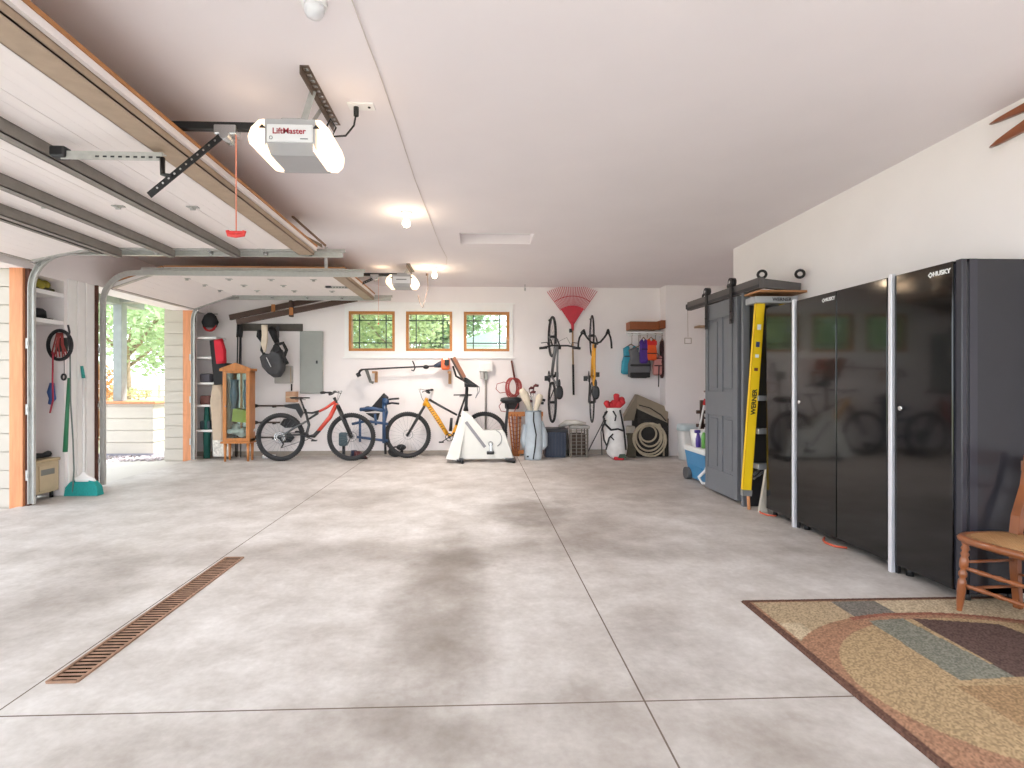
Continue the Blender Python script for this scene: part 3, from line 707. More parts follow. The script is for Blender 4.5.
cabinet(2.765, 3.205, 1, 'tall gloss black storage cabinet nearest the chair and rug', 0, (0,), True)
cabinet(3.262, 4.232, 2, 'double-door gloss black storage cabinet, middle of the row', 1, (1,))
cabinet(4.292, 4.69, 1, 'gloss black storage cabinet at the far end of the row, beside the yellow ladder')
for ya, yb, lb in ((3.208, 3.258, 'near'), (4.236, 4.288, 'far')):
    g = G(); ym = (ya+yb)/2
    g.box((XC-.002, ym-.004, .0), (3.04, yb, CZ1+.02)) if False else g.rbox((XC-.02, ya+.018, 0.0), (XC+.01, yb-.004, CZ1+.012), .004)
    o = g.build('aluminium_strip', ALU)
    tag(o, 'silver upright strip between cabinets, %s the room centre of the row' % ('nearer chair of the two, left of the first cabinet,' if lb == 'near' else 'at'), 'trim strip')
    o['label'] = 'silver upright strip beside the %s' % ('nearest black cabinet' if lb == 'near' else 'farthest black cabinet door and the ladder')
    tag(G().box((XC+.012, ya+.002, 0), (XC+.03, yb-.002, CZ1)).build('filler_panel', BLACK), 'black filler behind the silver strip beside the %s cabinet' % ('nearest' if lb == 'near' else 'farthest'), 'filler')
CORD = mat('orange_cord', '#c4573d', .6)
def floorcord(y, label):
    g = G(); g.tube([(XC+.03, y+.12, .012), (XC-.02, y+.06, .010), (XC-.045, y, .010), (XC-.03, y-.09, .010), (XC+.03, y-.13, .012)], .008, 6)
    o = g.build('extension_cord', CORD); tag(o, label, 'cord')
floorcord(3.82, 'orange cord end poking out under the middle black cabinet'); floorcord(4.72, 'orange cord end by the foot of the far black cabinet')

# ---------------------------------------------------------------- rug
def rug():
    x0, x1, y0, y1 = 1.457, 3.0, .55, 2.835
    nx, ny = 206, 304; vs = []; cols = []
    C_ = {k: lin(v)[:3] for k, v in dict(edge='#5f463c', tan='#a08d73', tan2='#b09f86', ring='#93705a', gold='#9f8869', gold2='#94795b', grey='#6f6a64', green='#77766b', dark='#5a4843', line='#87594a').items()}
    rnd = random.Random(5)
    ex, ey = 2.25, 1.98
    def inside(pt, poly):
        r = False; n = len(poly)
        for i in range(n):
            (xa, ya), (xb, yb) = poly[i], poly[i-1]
            if (ya > pt[1]) != (yb > pt[1]) and pt[0] < (xb-xa)*(pt[1]-ya)/(yb-ya)+xa: r = not r
        return r
    grey = [(1.94, 2.84), (2.19, 2.84), (2.19, 2.62), (1.94, 2.61)]; green = [(1.975, 2.56), (2.17, 2.58), (2.205, 2.05), (1.955, 2.035)]
    dark = [(2.215, 2.58), (2.6, 2.50), (2.72, 2.0), (2.204, 2.049)]
    for j in range(ny+1):
        for i in range(nx+1):
            x = x0+(x1-x0)*i/nx; y = y0+(y1-y0)*j/ny
            do = ((x-ex)/.92)**2+((y-1.99)/.65)**2     # outer rim of the ring
            di = ((x-2.32)/.80)**2+((y-1.99)/.585)**2
            k = 'tan' if x < 2.19 or y < 2.3 else 'tan2'
            if y > 2.5 and x < 1.9: k = 'tan'
            if y < 2.55 and y > 2.38 and x < 1.62: k = 'tan2'
            if inside((x, y), grey) and do > 1: k = 'grey'
            if do <= 1: k = 'ring'
            if di <= 1: k = 'gold' if (y > 2.0 or x < 1.9) else 'gold2'
            if do <= 1.0 and inside((x, y), green): k = 'green'
            if do <= 1.0 and inside((x, y), dark): k = 'dark'
            if .93 < do <= 1.02 and y > 2.35 and x > 1.9: k = 'line'
            if do > 1 and y < 1.9: k = 'ring' if x < 2.2 else 'tan'
            if min(x-x0, x1-x, y-y0, y1-y) < .035: k = 'edge'
            elif min(x-x0, x1-x, y-y0, y1-y) < .045: k = 'ring'
            f = rnd.uniform(.66, 1.34); c = C_[k]; cols.append(tuple(min(1, v*f) for v in c)+(1,))
            vs.append((x, y, .010+rnd.uniform(0, .0012) if 0 < i < nx and 0 < j < ny else 0.001))
    fs = [(j*(nx+1)+i, j*(nx+1)+i+1, (j+1)*(nx+1)+i+1, (j+1)*(nx+1)+i) for j in range(ny) for i in range(nx)]
    me = bpy.data.meshes.new('area_rug'); me.from_pydata([(a-2.2, b-1.7, c) for a, b, c in vs], [], fs)
    at = me.color_attributes.new('pile', 'FLOAT_COLOR', 'POINT')
    at.data.foreach_set('color', [v for c in cols for v in c])
    m = bpy.data.materials.new('rug_pile'); m.use_nodes = True; b = m.node_tree.nodes['Principled BSDF']; b.inputs['Roughness'].default_value = .95
    b.inputs['Specular IOR Level'].default_value = .1
    a = m.node_tree.nodes.new('ShaderNodeVertexColor'); a.layer_name = 'pile'; m.node_tree.links.new(a.outputs[0], b.inputs['Base Color'])
    me.materials.append(m); o = bpy.data.objects.new('area_rug', me); COL.objects.link(o); o.location = (2.2, 1.7, 0)
    tag(o, 'tan and terracotta area rug with swirls and grey patches, beside the black cabinets', 'rug')
rug()

# ---------------------------------------------------------------- bicycles
CHROME = mat('chrome', '#d2d3d5', .15, .95, var=.02); SPK = mat('spoke_steel', '#8f9194', .3, .8)
def bike_wheel(root, M, c, r, disc=True, tr=.03, name='wheel', sp=24, knob=True):
    """wheel in the local x-z plane: c = (x, z)"""
    C_ = (c[0], 0, c[1])
    g = G(M); g.torus(C_, r-tr*1.9, tr*.45, n=44, m=6); g.cyl((c[0], -.045, c[1]), (c[0], .045, c[1]), .022, n=12)
    w = g.build(name, DSTEEL, root)
    g = G(M)
    for k in range(sp):
        t = 2*pi*k/sp; sd = .035 if k % 2 else -.035
        g.cyl((c[0]+.018*cos(t+.5), sd, c[1]+.018*sin(t+.5)), (c[0]+(r-tr*2)*cos(t), 0, c[1]+(r-tr*2)*sin(t)), .0014, n=3)
    o = g.build('spokes', SPK, w); o['kind'] = 'stuff' if False else 'part'; del o['kind']
    g = G(M); g.torus(C_, r-tr, tr, n=56, m=10)
    if knob:
        for k in range(72):
            t = 2*pi*k/72; e = Vector((cos(t), 0, sin(t))); q = Vector(C_)+e*(r-.003)
            for y in (-.016, .004): g.box((q.x-.006, y, q.z-.006), (q.x+.006, y+.012, q.z+.006))
    g.build('tyre', RUBBER, w)
    if disc: G(M).torus((c[0], .03, c[1]), .075, .004, n=24, m=4).torus((c[0], .03, c[1]), .035, .004, n=16, m=4).build('brake_disc', STEEL, w)
    return w
def crank(root, M, c, ang, pl=.17, R=.06, side=1):
    g = G(M); g.torus((c[0], -.045*side, c[1]), R, .006, n=28, m=5); g.cyl((c[0], -.055, c[1]), (c[0], .055, c[1]), .02, n=12)
    for k in range(4): t = ang+k*pi/2; g.bar((c[0], -.045*side, c[1]), (c[0]+R*cos(t), -.045*side, c[1]+R*sin(t)), .006, .012, up=(0, 1, 0))
    cs = g.build('crankset', DSTEEL, root)
    for s_, a in ((-1, ang), (1, ang+pi)):
        e = (c[0]+pl*cos(a), c[1]+pl*sin(a))
        G(M).bar((c[0], .06*s_, c[1]), (e[0], .07*s_, e[1]), .012, .024, up=(0, 1, 0)).build('crank_arm', DSTEEL, root)
        G(M).rbox((e[0]-.04, .08*s_, e[1]-.01), (e[0]+.04, .145*s_, e[1]+.01), .006).build('pedal', BLACK, root)
    return cs
def saddle(root, M, p, m=BLACK, s_=1):
    x, z = p; g = G(M)
    g.loft([(x-.03*s_, 0, z-.022, .09, .045), (x-.04*s_, 0, z-.008, .105, .06), (x-.04*s_, 0, z+.004, .10, .055), (x-.04*s_, 0, z+.008, .07, .03)], 18, p=2.3)
    g.loft([(x+.09*s_, 0, z-.015, .075, .022), (x+.09*s_, 0, z+.004, .07, .018)], 12); g.tube([(x-.07, .02, z-.035), (x+.09, .02, z-.035)], .004, 5)
    return g.build('saddle', m, root)
def flatbar(root, M, p, s_=1, w=.38, rise=.02, y_sweep=-.06):
    x, z = p; g = G(M)
    g.tube([(x+y_sweep*s_, -w, z+rise), (x, -.12, z+rise), (x, -.03, z), (x, .03, z), (x, .12, z+rise), (x+y_sweep*s_, w, z+rise)], .013, 8)
    g.bar((x-.05*s_, 0, z-.015), (x, 0, z), .04, .035); h = g.build('handlebar', BLACK, root)
    for k in (-1, 1):
        G(M).tube([(x+y_sweep*s_*.75, k*(w-.12), z+rise), (x+y_sweep*s_, k*w, z+rise)], .019, 8).build('grip', RUBBER, h)
        G(M).tube([(x+y_sweep*s_*.5, k*(w-.14), z+rise), (x+.05*s_, k*(w-.12), z+rise-.02), (x+.04*s_, k*(w-.03), z+rise-.03)], .007, 6).build('brake_lever', DSTEEL, h)
        G(M).tube([(x+.02*s_, k*(w-.15), z+rise), (x+.12*s_, k*.1, z+rise+.02), (x+.08*s_, k*.02, z-.10), (x+.02*s_, 0, z-.2)], .003, 4).build('brake_hose', BLACK, h)
    return h
def pz_(px, py, Y): w = P(px, py, Y=Y); return (w.x, w.z)
BRED = mat('bike_red', '#d2432f', .3, coat=.5); BBLK = mat('bike_black', '#1d1d20', .3, coat=.4); BYEL = mat('bike_yellow', '#e9a51f', .3, coat=.5); BGRY = mat('bike_grey', '#77797c', .35, .4)
def tb(root, M, name, m, pts, r, n=8, flat=None):
    return G(M).tube([(a, y, b) for (a, b, y) in [(q[0], q[1], q[2] if len(q) > 2 else 0) for q in pts]], r, n, flat=flat).build(name, m, root)
# red and black full-suspension bike
Y1 = 8.15; M = Matrix.Translation((0, Y1, 0)); q = lambda a, b, y=0: pz_(a, b, Y1)+(y,)
root = thing('mountain_bike', (P(316, 458, Y=Y1).x, Y1, 0), 'red and black full-suspension mountain bike leaning at the back wall, facing right', 'bicycle')
Rr = q(280.6, 434); Rf = q(351.4, 435.2); rw = .37
bike_wheel(root, M, (Rr[0], rw), rw); bike_wheel(root, M, (Rf[0], rw), rw)
BB = q(306, 436)
fr = tb(root, M, 'frame', BRED, [q(337, 403), q(330, 417), q(318.5, 431)], [.032, .034, .03])
tb(root, M, 'top_tube', BRED, [q(336, 401), q(326, 408), q(319, 411.5)], [.024, .02, .018])
tb(root, M, 'lower_frame', BBLK, [q(319.5, 430), q(314, 436), q(306, 436.5), q(309, 425), q(305, 409)], [.03, .032, .032, .022, .018])
tb(root, M, 'rocker_link', BBLK, [q(320, 411), q(312, 413), q(304, 412.5)], [.018, .016, .014]); tb(root, M, 'shock', DSTEEL, [q(318, 413), q(309, 419)], [.02, .016])
for y in (-.05, .05):
    tb(root, M, 'chainstay', BBLK, [q(307, 434, y*.6), q(293, 435, y), (Rr[0], rw, y)], [.014, .012, .01]); tb(root, M, 'seatstay', BGRY, [q(307, 421, y*.6), q(294, 428, y), (Rr[0], rw, y)], [.013, .011, .009])
tb(root, M, 'seat_post', BBLK, [q(305, 411), q(300.5, 399)], .014); saddle(root, M, q(299.3, 397.5)[:2])
tb(root, M, 'head_tube', BBLK, [q(334.2, 397.5), q(337.5, 406)], .024)
for y in (-.055, .055): tb(root, M, 'fork_leg', BBLK, [q(337.5, 405, y), q(344.5, 421, y), (Rf[0], rw, y)], [.018, .022, .018])
flatbar(root, M, q(332.5, 393.5)[:2]); crank(root, M, BB[:2], -.35)
tb(root, M, 'derailleur', DSTEEL, [(Rr[0]+.01, rw-.02, -.05), (Rr[0]+.06, rw-.10, -.05), (Rr[0]+.03, rw-.16, -.05)], .012)
G(M).torus((Rr[0], -.04, rw), .075, .012, n=24, m=6).torus((Rr[0], -.035, rw), .045, .012, n=20, m=6).build('cassette', STEEL, root)
tb(root, M, 'chain', DSTEEL, [(BB[0], BB[1]+.058, -.045), (Rr[0], rw+.07, -.045)], .004, 4); tb(root, M, 'chain', DSTEEL, [(BB[0], BB[1]-.058, -.045), (Rr[0]+.03, rw-.16, -.045)], .004, 4)
G(M).loft([(q(314.5, 431)[0], 0, .50, .035, .035), (q(315.5, 425)[0], 0, .66, .035, .035), (q(316, 422)[0], 0, .68, .02, .02)], 12).build('bottle', mat('clear_bottle', '#c3ced2', .3), root) if False else None
# yellow and black mountain bike
Y2 = 8.42; M = Matrix.Translation((0, Y2, 0)); q = lambda a, b, y=0: pz_(a, b, Y2)+(y,)
root = thing('mountain_bike', (P(446, 458, Y=Y2).x, Y2, 0), 'yellow and black mountain bike facing left, behind the white exercise bike', 'bicycle')
Rf = q(407.8, 434.5); Rr = q(484.5, 434.5)
bike_wheel(root, M, (Rf[0], rw), rw); bike_wheel(root, M, (Rr[0], rw), rw)
dt = [q(426, 402), q(437, 418), q(447.5, 435)]
tb(root, M, 'frame', BYEL, dt, [.036, .04, .034]); tb(root, M, 'lower_frame', BYEL, [q(447.5, 435.3), q(453, 435), q(456.5, 425)], [.034, .032, .024])
tb(root, M, 'top_tube', BBLK, [q(429, 399.5), q(444, 408), q(457, 415)], [.02, .018, .016]); tb(root, M, 'seat_tube', BBLK, [q(455, 430), q(459, 415), q(465.5, 396)], [.022, .018, .014])
for y in (-.05, .05):
    tb(root, M, 'chainstay', BBLK, [q(453, 433, y*.6), q(470, 435, y), (Rr[0], rw, y)], [.014, .012, .01]); tb(root, M, 'seatstay', BBLK, [q(459, 415, y*.6), q(472, 424, y), (Rr[0], rw, y)], [.013, .011, .009])
    tb(root, M, 'fork_leg', BBLK, [q(424.5, 406, y), q(417, 419, y), (Rf[0], rw, y)], [.019, .022, .018])
tb(root, M, 'head_tube', BYEL, [q(427, 398), q(424, 406)], .03); saddle(root, M, q(463.5, 394.6)[:2], s_=-1); flatbar(root, M, q(427, 392)[:2], s_=-1, w=.31, rise=.03)
crank(root, M, q(449.5, 437)[:2], .6); tb(root, M, 'shock', DSTEEL, [q(450.5, 431), q(451.5, 418)], [.028, .022])
dv = (Vector((dt[2][0], 0, dt[2][1]))-Vector((dt[0][0], 0, dt[0][1]))); mid = Vector((dt[0][0], 0, dt[0][1]))+dv*.5; dn = dv.normalized()
for k in range(11):
    c_ = Vector((dt[0][0], Y2-.037, dt[0][1]))+dv*(.16+k*.064); g = G(); up = Vector((-dn.z, 0, dn.x)); h_ = .02
    g.bar(c_-up*h_, c_+up*h_, .009, .004, up=(0, 1, 0)); 
    if k % 2 == 0: g.bar(c_+up*h_, c_+up*h_+dn*.02, .007, .004, up=(0, 1, 0))
    if k % 3 == 1: g.bar(c_-up*h_, c_-up*h_+dn*.02, .007, .004, up=(0, 1, 0))
    g.build('frame_lettering', BBLK, root)
# bikes hung by the front wheel, tyres on the wall
def hung(xpix, ytop, ybot, label, road, twist, style):
    Yc = YB-.37; zt = P(xpix, ytop, Y=Yc).z; zb = P(xpix, ybot, Y=Yc).z; r = .335; wb = (zt-zb)-2*r; x = P(xpix, 400, Y=Yc).x
    # local x (forward) -> world z, local z (up) -> world -y, local y -> world x
    B = Matrix(((0, 1, 0, 0), (0, 0, -1, 0), (1, 0, 0, 0), (0, 0, 0, 1)))
    M = Matrix.Translation((x, YB-.03, zb+r)) @ Matrix.Rotation(twist, 4, 'Z') @ B @ Matrix.Translation((0, 0, 0))
    root = thing('road_bike' if road else 'hybrid_bike', (x, YB-.37, zb), label, 'bicycle')
    tr = .013 if road else .02
    bike_wheel(root, M, (0, r), r, False, tr, sp=20, knob=False); bike_wheel(root, M, (wb, r), r, False, tr, sp=20, knob=False)
    bb = (.42, .29); st_ = (.27, .78); hd = (wb-.22, .84); hb = (wb-.16, .66)
    tb(root, M, 'frame', style, [hb, (.65, .45), bb], [.024, .026, .022]); tb(root, M, 'top_tube', style, [(wb-.2, .80), (.62, .77), st_], .018); tb(root, M, 'seat_tube', style, [bb, st_], .018)
    tb(root, M, 'head_tube', style, [hb, hd], .024)
    for y in (-.055, .055):
        tb(root, M, 'chainstay', BBLK, [(bb[0], bb[1], y*.5), (0, r, y)], .010); tb(root, M, 'seatstay', BBLK, [(st_[0], st_[1]-.05, y*.4), (0, r, y)], .009); tb(root, M, 'fork_leg', BBLK, [(hb[0], hb[1], y), (wb-.06, .5, y), (wb, r, y)], [.014, .012, .009])
    tb(root, M, 'seat_post', DSTEEL, [st_, (.22, .93)], .014); saddle(root, M, (.21, .95)); crank(root, M, bb, pi/2+.2, R=.09)
    if road:
        g = G(M); xx, zz = wb-.17, .93
        for k in (-1, 1):
            g.tube([(xx, 0, zz), (xx+.02, k*.07, zz), (xx+.09, k*.13, zz), (xx+.15, k*.17, zz), (xx+.16, k*.20, zz-.05), (xx+.10, k*.235, zz-.11), (xx+.02, k*.25, zz-.13), (xx-.07, k*.255, zz-.13)], .015, 8)
        g.bar((hd[0], 0, hd[1]), (xx, 0, zz), .03, .03); h = g.build('drop_handlebar', BLACK, root)
        for k in (-1, 1): G(M).tube([(xx+.14, k*.16, zz+.01), (xx+.20, k*.18, zz+.04), (xx+.17, k*.21, zz-.08)], .018, 6).build('brake_hood', BLACK, h)
    else:
        flatbar(root, M, (wb-.19, .97), w=.31, y_sweep=-.04)
    g = G(); g.cyl((x, YB, zt-.02), (x, YB-.10, zt-.045), .008, n=6); g.tube([(x, YB-.08, zt-.045), (x, YB-.12, zt-.06), (x, YB-.13, zt-.02)], .008, 6)
    g.build('wall_hook', BLACK, root)
hung(551.5, 316, 423, 'grey hybrid bike hanging by its wheel on the back wall, left of the red rake', False, radians(2), BGRY)
hung(594.5, 315, 423, 'yellow road bike with drop bars hanging by its wheel, right of the red rake', True, radians(-7), BYEL)
# leaf rake
Yr = YB-.05; ap = P(572.5, 327, Y=Yr)
root = thing('leaf_rake', (ap.x, Yr, .9), 'red leaf rake hanging tines up on the back wall between the two hung bikes', 'rake')
RRED = mat('rake_red', '#c4283a', .35); RRED2 = mat('rake_red_pale', '#c9606a', .4)
g = G(); HD = mat('rake_handle', '#a3835f', .5)
e = P(573.6, 395, Y=Yr); g.cyl(ap, (ap.x+(e.x-ap.x)*.55, Yr, ap.z+(e.z-ap.z)*.55), .014, n=10); g.build('handle', HD, root)
G().cyl((ap.x+(e.x-ap.x)*.55, Yr, ap.z+(e.z-ap.z)*.55), (e.x, Yr, e.z), .018, n=10).build('handle_grip', BLACK, root)
tl = P(547.3, 292, Y=Yr); tr_ = P(597.5, 290.5, Y=Yr); tm = P(572.3, 286, Y=Yr)
R0 = (tm-ap).length; a1 = math.atan2(tl.x-ap.x, tl.z-ap.z); a2 = math.atan2(tr_.x-ap.x, tr_.z-ap.z)
NT = 26
def rp(a, r, y=0): return Vector((ap.x+sin(a)*r, Yr-y, ap.z+cos(a)*r))
g = G(); n = 14
for k in range(n):
    b0, b1 = a1*.93+(a2-a1)*.93*k/n, a1*.93+(a2-a1)*.93*(k+1)/n
    r = .36
    g.add([rp(b0, .01), rp(b1, .01), rp(b1, r), rp(b0, r), rp(b0, .01, .006), rp(b1, .01, .006), rp(b1, r, .006), rp(b0, r, .006)], [(0,3,2,1),(4,5,6,7),(0,1,5,4),(1,2,6,5),(2,3,7,6),(3,0,4,7)])
g.cyl(ap+Vector((0, 0, -.06)), ap+Vector((0, 0, .08)), .022, .028, 10)
g.build('fan_head', RRED, root)
Rt = (tl-ap).length
for k in range(NT+1):
    a = a1+(a2-a1)*k/NT; Rk = R0+(Rt-R0)*abs(2*k/NT-1)**2
    G().bar(rp(a, .34, .003), rp(a, Rk, .003), .010, .004, up=(0, 1, 0)).bar(rp(a, Rk, .003), rp(a, Rk+.0, .035), .010, .004).build('tine', RRED2, root)
g = G()
pr = [rp(a1+(a2-a1)*k/20, .52, .006) for k in range(21)]; g.tube(pr, .006, 5); g.build('tine_brace', RRED, root)
G().box((ap.x-.05, YB-.07, ap.z-.09), (ap.x-.01, YB, ap.z-.03)).build('wall_clip', BLACK, root)

# ---------------------------------------------------------------- exercise bike
Y3 = 7.97; q3 = lambda a, b, Y=None: P(a, b, Y=Y or Y3)
IV = mat('ivory_plastic', '#e3e3dd', .35, var=.02, coat=.2); IVG = mat('grey_stripe', '#8d8c90', .4)
root = thing('exercise_bike', (q3(483, 460).x, Y3, 0), 'white A-shaped stationary exercise bike with a tilted screen, in front of the back wall', 'exercise bike')
zb = .045
def zp(pts, Y=None): return [(lambda w: (w.x, max(w.z, zb)))(q3(a, b, Y)) for a, b in pts]
G().prism(zp([(458, 459), (463.5, 411), (468.5, 413), (483.5, 430), (502.5, 429.5), (505, 433), (514, 459)]), Y3-.07, Y3+.07, 'y', [(0, .96), (.12, 1), (.88, 1), (1, .96)]).build('body_shell', IV, root)
# front foot fairing, splayed toward the left
a0, a1_, a2_, a3 = [Vector((u, 0, v)) for u, v in zp([(446.5, 457), (459, 459), (468, 412.5), (463, 410.5)])]
g = G(); vs = []
for y0_, y1_, pt in ((-.20, .20, a0), (-.17, .17, a1_), (-.035, .035, a2_), (-.035, .035, a3)):
    vs += [(pt.x, Y3+y0_, pt.z), (pt.x, Y3+y1_, pt.z)]
g.add(vs, [(0, 1, 3, 2), (2, 3, 5, 4), (4, 5, 7, 6), (6, 7, 1, 0), (0, 2, 4, 6), (1, 7, 5, 3)]); g.build('front_fairing', IV, root)
d0, d1 = [Vector((u, Y3-.075, v)) for u, v in zp([(466, 421.5), (485, 446.5)])]
G().bar(d0, d1, .045, .008, up=(0, 1, 0)).build('grey_stripe', IVG, root)
for a, yy in ((462.5, -.18), (462.5, .18), (513, -.16), (513, .16)):
    w = q3(a, 460); G().cyl((w.x-.02, Y3+yy, .03), (w.x+.02, Y3+yy, .03), .03, n=14).build('caster', BLACK, root)
G().rbox((q3(457, 0).x, Y3-.21, .035), (q3(464, 0).x, Y3+.21, .065), .01).build('front_foot', DSTEEL, root); G().rbox((q3(505, 0).x, Y3-.19, .035), (q3(515, 0).x, Y3+.19, .065), .01).build('rear_foot', DSTEEL, root)
ck = q3(490.5, 443); c2 = Vector((ck.x, 0, ck.z)); G().torus((ck.x, Y3-.085, ck.z), .03, .006, n=20).torus((q3(493, 440).x, Y3-.075, q3(493, 438).z), .13, .005, n=30, a0=-1.1, a1=1.2).build('crank_ring', IVG, root)
G().bar((ck.x, Y3-.09, ck.z), (ck.x-.0, Y3-.10, ck.z-.12), .02, .03, up=(0, 1, 0)).build('crank_arm', STEEL, root)
G().rbox((ck.x-.06, Y3-.2, ck.z-.15), (ck.x+.05, Y3-.09, ck.z-.11), .01).build('pedal', BLACK, root)
G().bar((ck.x, Y3+.09, ck.z), (ck.x+.0, Y3+.10, ck.z+.12), .02, .03, up=(0, 1, 0)).build('crank_arm', STEEL, root); G().rbox((ck.x-.05, Y3+.1, ck.z+.1), (ck.x+.06, Y3+.2, ck.z+.14), .01).build('pedal', BLACK, root)
g = G(); w = q3(465.8, 411); w1 = q3(467, 383); g.tube([w, (w.x+.005, Y3, w.z+.08), w1], [.045, .026, .024], 10); g.build('handlebar_post', BLACK, root)
g = G(); g.prism(zp([(464, 377), (466.5, 377.5), (478.5, 386), (479, 387.5), (464.5, 387)]), Y3-.05, Y3+.05, 'y', PUFF)
for sg in (-1, 1): g.tube([(q3(466, 382).x, Y3+.05*sg, q3(466, 383).z), (q3(470, 0).x, Y3+.2*sg, q3(0, 384).z), (q3(477, 0).x, Y3+.22*sg, q3(0, 386.5).z)], .016, 8)
g.build('handlebar', BLACK, root)
g = G()
for k, dx in enumerate((0, .04)): g.tube([(q3(477, 386).x+dx, Y3-.05, q3(0, 386.5).z), (q3(478, 0).x+dx*.5, Y3-.06, q3(0, 392).z), (q3(475.5, 0).x, Y3-.04, q3(0, 398.5).z)], .006, 5)
g.build('cable', IVG, root)
g = G(); A = q3(451.5, 358.5); Bq = q3(463.5, 380.5); dd = (Bq-A).normalized(); nn = Vector((dd.z, 0, -dd.x))
g.bar(A+nn*-.0, Bq, .30, .03, up=tuple(nn)); scr = g.build('screen_frame', mat('screen_back', '#3a2c26', .4), root)
g = G(); g.bar(A+dd*.01+Vector((.034, 0, .02)), Bq-dd*.03+Vector((.034, 0, .02)), .28, .05, up=tuple(nn)); g.build('screen', mat('screen_reflection', '#8a5538', .35, var=.15, scale=20), scr)  # brown reflection is put into the screen colour
tb(root, None, 'screen_arm', BLACK, [(q3(453, 366).x, q3(453, 366).z, Y3), (q3(456, 376).x, q3(456, 376).z, Y3), (q3(466, 382).x, q3(466, 382).z, Y3)], .016)
g = G(); s0 = q3(505.5, 430); s1 = q3(508, 404); g.tube([s0, s1], [.024, .02], 10)
for k in range(5): w = s0+(s1-s0)*(.2+k*.12); g.cyl((w.x-.0, Y3-.03, w.z), (w.x, Y3+.03, w.z), .014, n=8)
g.build('seat_post', DSTEEL, root)
w = q3(509, 400); g = G(); g.loft([(w.x+.02, Y3, w.z-.05, .12, .06), (w.x+.03, Y3, w.z-.01, .17, .10), (w.x+.03, Y3, w.z+.03, .155, .09), (w.x+.04, Y3, w.z+.045, .10, .05)], 20, p=2.4); g.build('saddle', BLACK, root)

# ---------------------------------------------------------------- string trimmer on wall brackets
Y4 = 8.58; q4 = lambda a, b: P(a, b, Y=Y4)
ORG = mat('orange_plastic', '#e0632b', .35, coat=.2); NAVY = mat('dark_blue_plastic', '#2f3a4d', .4)
root = thing('string_trimmer', q4(402, 368), 'orange string trimmer with a long dark shaft hanging under the windows', 'trimmer')
G().tube([q4(361.5, 369.6), q4(400, 367.6), q4(436, 366)], .013, 8).build('shaft', DSTEEL, root)
G().tube([q4(362, 369.6), q4(360, 371), q4(358.5, 374)], .02, 8).cyl(q4(357.5, 373), q4(359.5, 376.5), .035, n=12).build('cutting_head', DSTEEL, root)
G().prism(pxpoly([(365.5, 370), (368.5, 370), (372, 381), (374.5, 381.5), (373.5, 384), (370, 382.5)], Y4), Y4-.06, Y4-.02, 'y').build('debris_guard', mat('guard_grey', '#5b5a56', .6), root)
G().tube([q4(412.5, 361), q4(414, 364), q4(415, 368), q4(413.5, 371), q4(411.5, 370)], .012, 6).build('loop_handle', BLACK, root)
G().sph(q4(426, 367), (.05, .03, .035)).build('trigger_grip', BLACK, root)
G().tube([q4(434, 366.2), q4(438, 365.2), q4(442, 364)], [.02, .045, .06], 10).build('clutch_housing', NAVY, root)
a = q4(441.5, 370); b = q4(450, 358)
G().rbox((a.x, Y4-.12, a.z), (b.x, Y4+.08, b.z), .03).build('engine_cover', ORG, root)
G().rbox((a.x+.06, Y4-.135, a.z+.07), (b.x-.01, Y4-.11, b.z-.03), .01).cyl((b.x-.05, Y4-.15, (a.z+b.z)/2), (b.x-.05, Y4-.11, (a.z+b.z)/2), .035, n=16).build('starter_housing', BLACK, root)
WD = mat('raw_wood', '#b98c63', .7, var=.12, scale=8)
for (xa, za, zc, lb) in ((374, 370, 382.5, 'wooden wall bracket holding the trimmer shaft at its left end'), (449, 370, 384, 'wooden wall bracket below the orange trimmer engine')):
    w = q4(xa, za); w2 = q4(xa, zc)
    root = thing('wall_bracket', (w.x, YB, w2.z), lb, 'bracket')
    G().rbox((w.x-.02, YB-.02, w2.z), (w.x+.03, YB, w.z-.02), .003).build('back_plate', WD, root)
    G().rbox((w.x-.02, Y4-.06, w.z-.055), (w.x+.03, YB-.02, w.z-.02), .003).build('arm', WD, root)

# ---------------------------------------------------------------- electrical things
tgp = lambda a, b, Y=8.75: P(a, b, Y=Y)
def wallbox(name, label, cat, x0, x1, y0, y1, d, m, inner=True):
    a = tgp(x0, y1); b = tgp(x1, y0); root = thing(name, ((a.x+b.x)/2, YB, a.z), label, cat)
    G().rbox((a.x, YB-d, a.z), (b.x, YB, b.z), .008).build('box', m, root)
    if inner: G().rbox((a.x+.025, YB-d-.006, a.z+.025), (b.x-.025, YB-d+.002, b.z-.025), .004).build('cover', m, root)
    return root, a, b
r_, a, b = wallbox('electrical_panel', 'tall grey electrical panel on the back wall above the red bike', 'electrical panel', 300.5, 323.5, 331.5, 393.5, .04, GREY)
G().rbox((b.x-.11, YB-.055, (a.z+b.z)/2-.02), (b.x-.08, YB-.045, (a.z+b.z)/2+.03), .004).build('latch', DSTEEL, r_)
r_, a, b = wallbox('junction_box', 'small grey metal box behind the hanging dark bag', 'junction box', 275.5, 293.5, 366, 383.5, .05, mat('box_grey', '#a9a6a2', .5))
G().box((b.x-.03, YB-.058, a.z+.02), (b.x-.02, YB-.05, b.z-.02)).build('hinge', mat('tan_strip', '#b09a7c', .6), r_)
G().cyl((tgp(292, 0).x, YB-.02, tgp(0, 384).z), (tgp(292, 0).x, YB-.02, tgp(0, 391).z), .012, n=8).build('cable_stub', BLACK, r_)
r_, a, b = wallbox('disconnect_box', 'white utility box with a conduit below the right window', 'utility box', 479, 492.5, 362, 371.5, .10, WHITE)
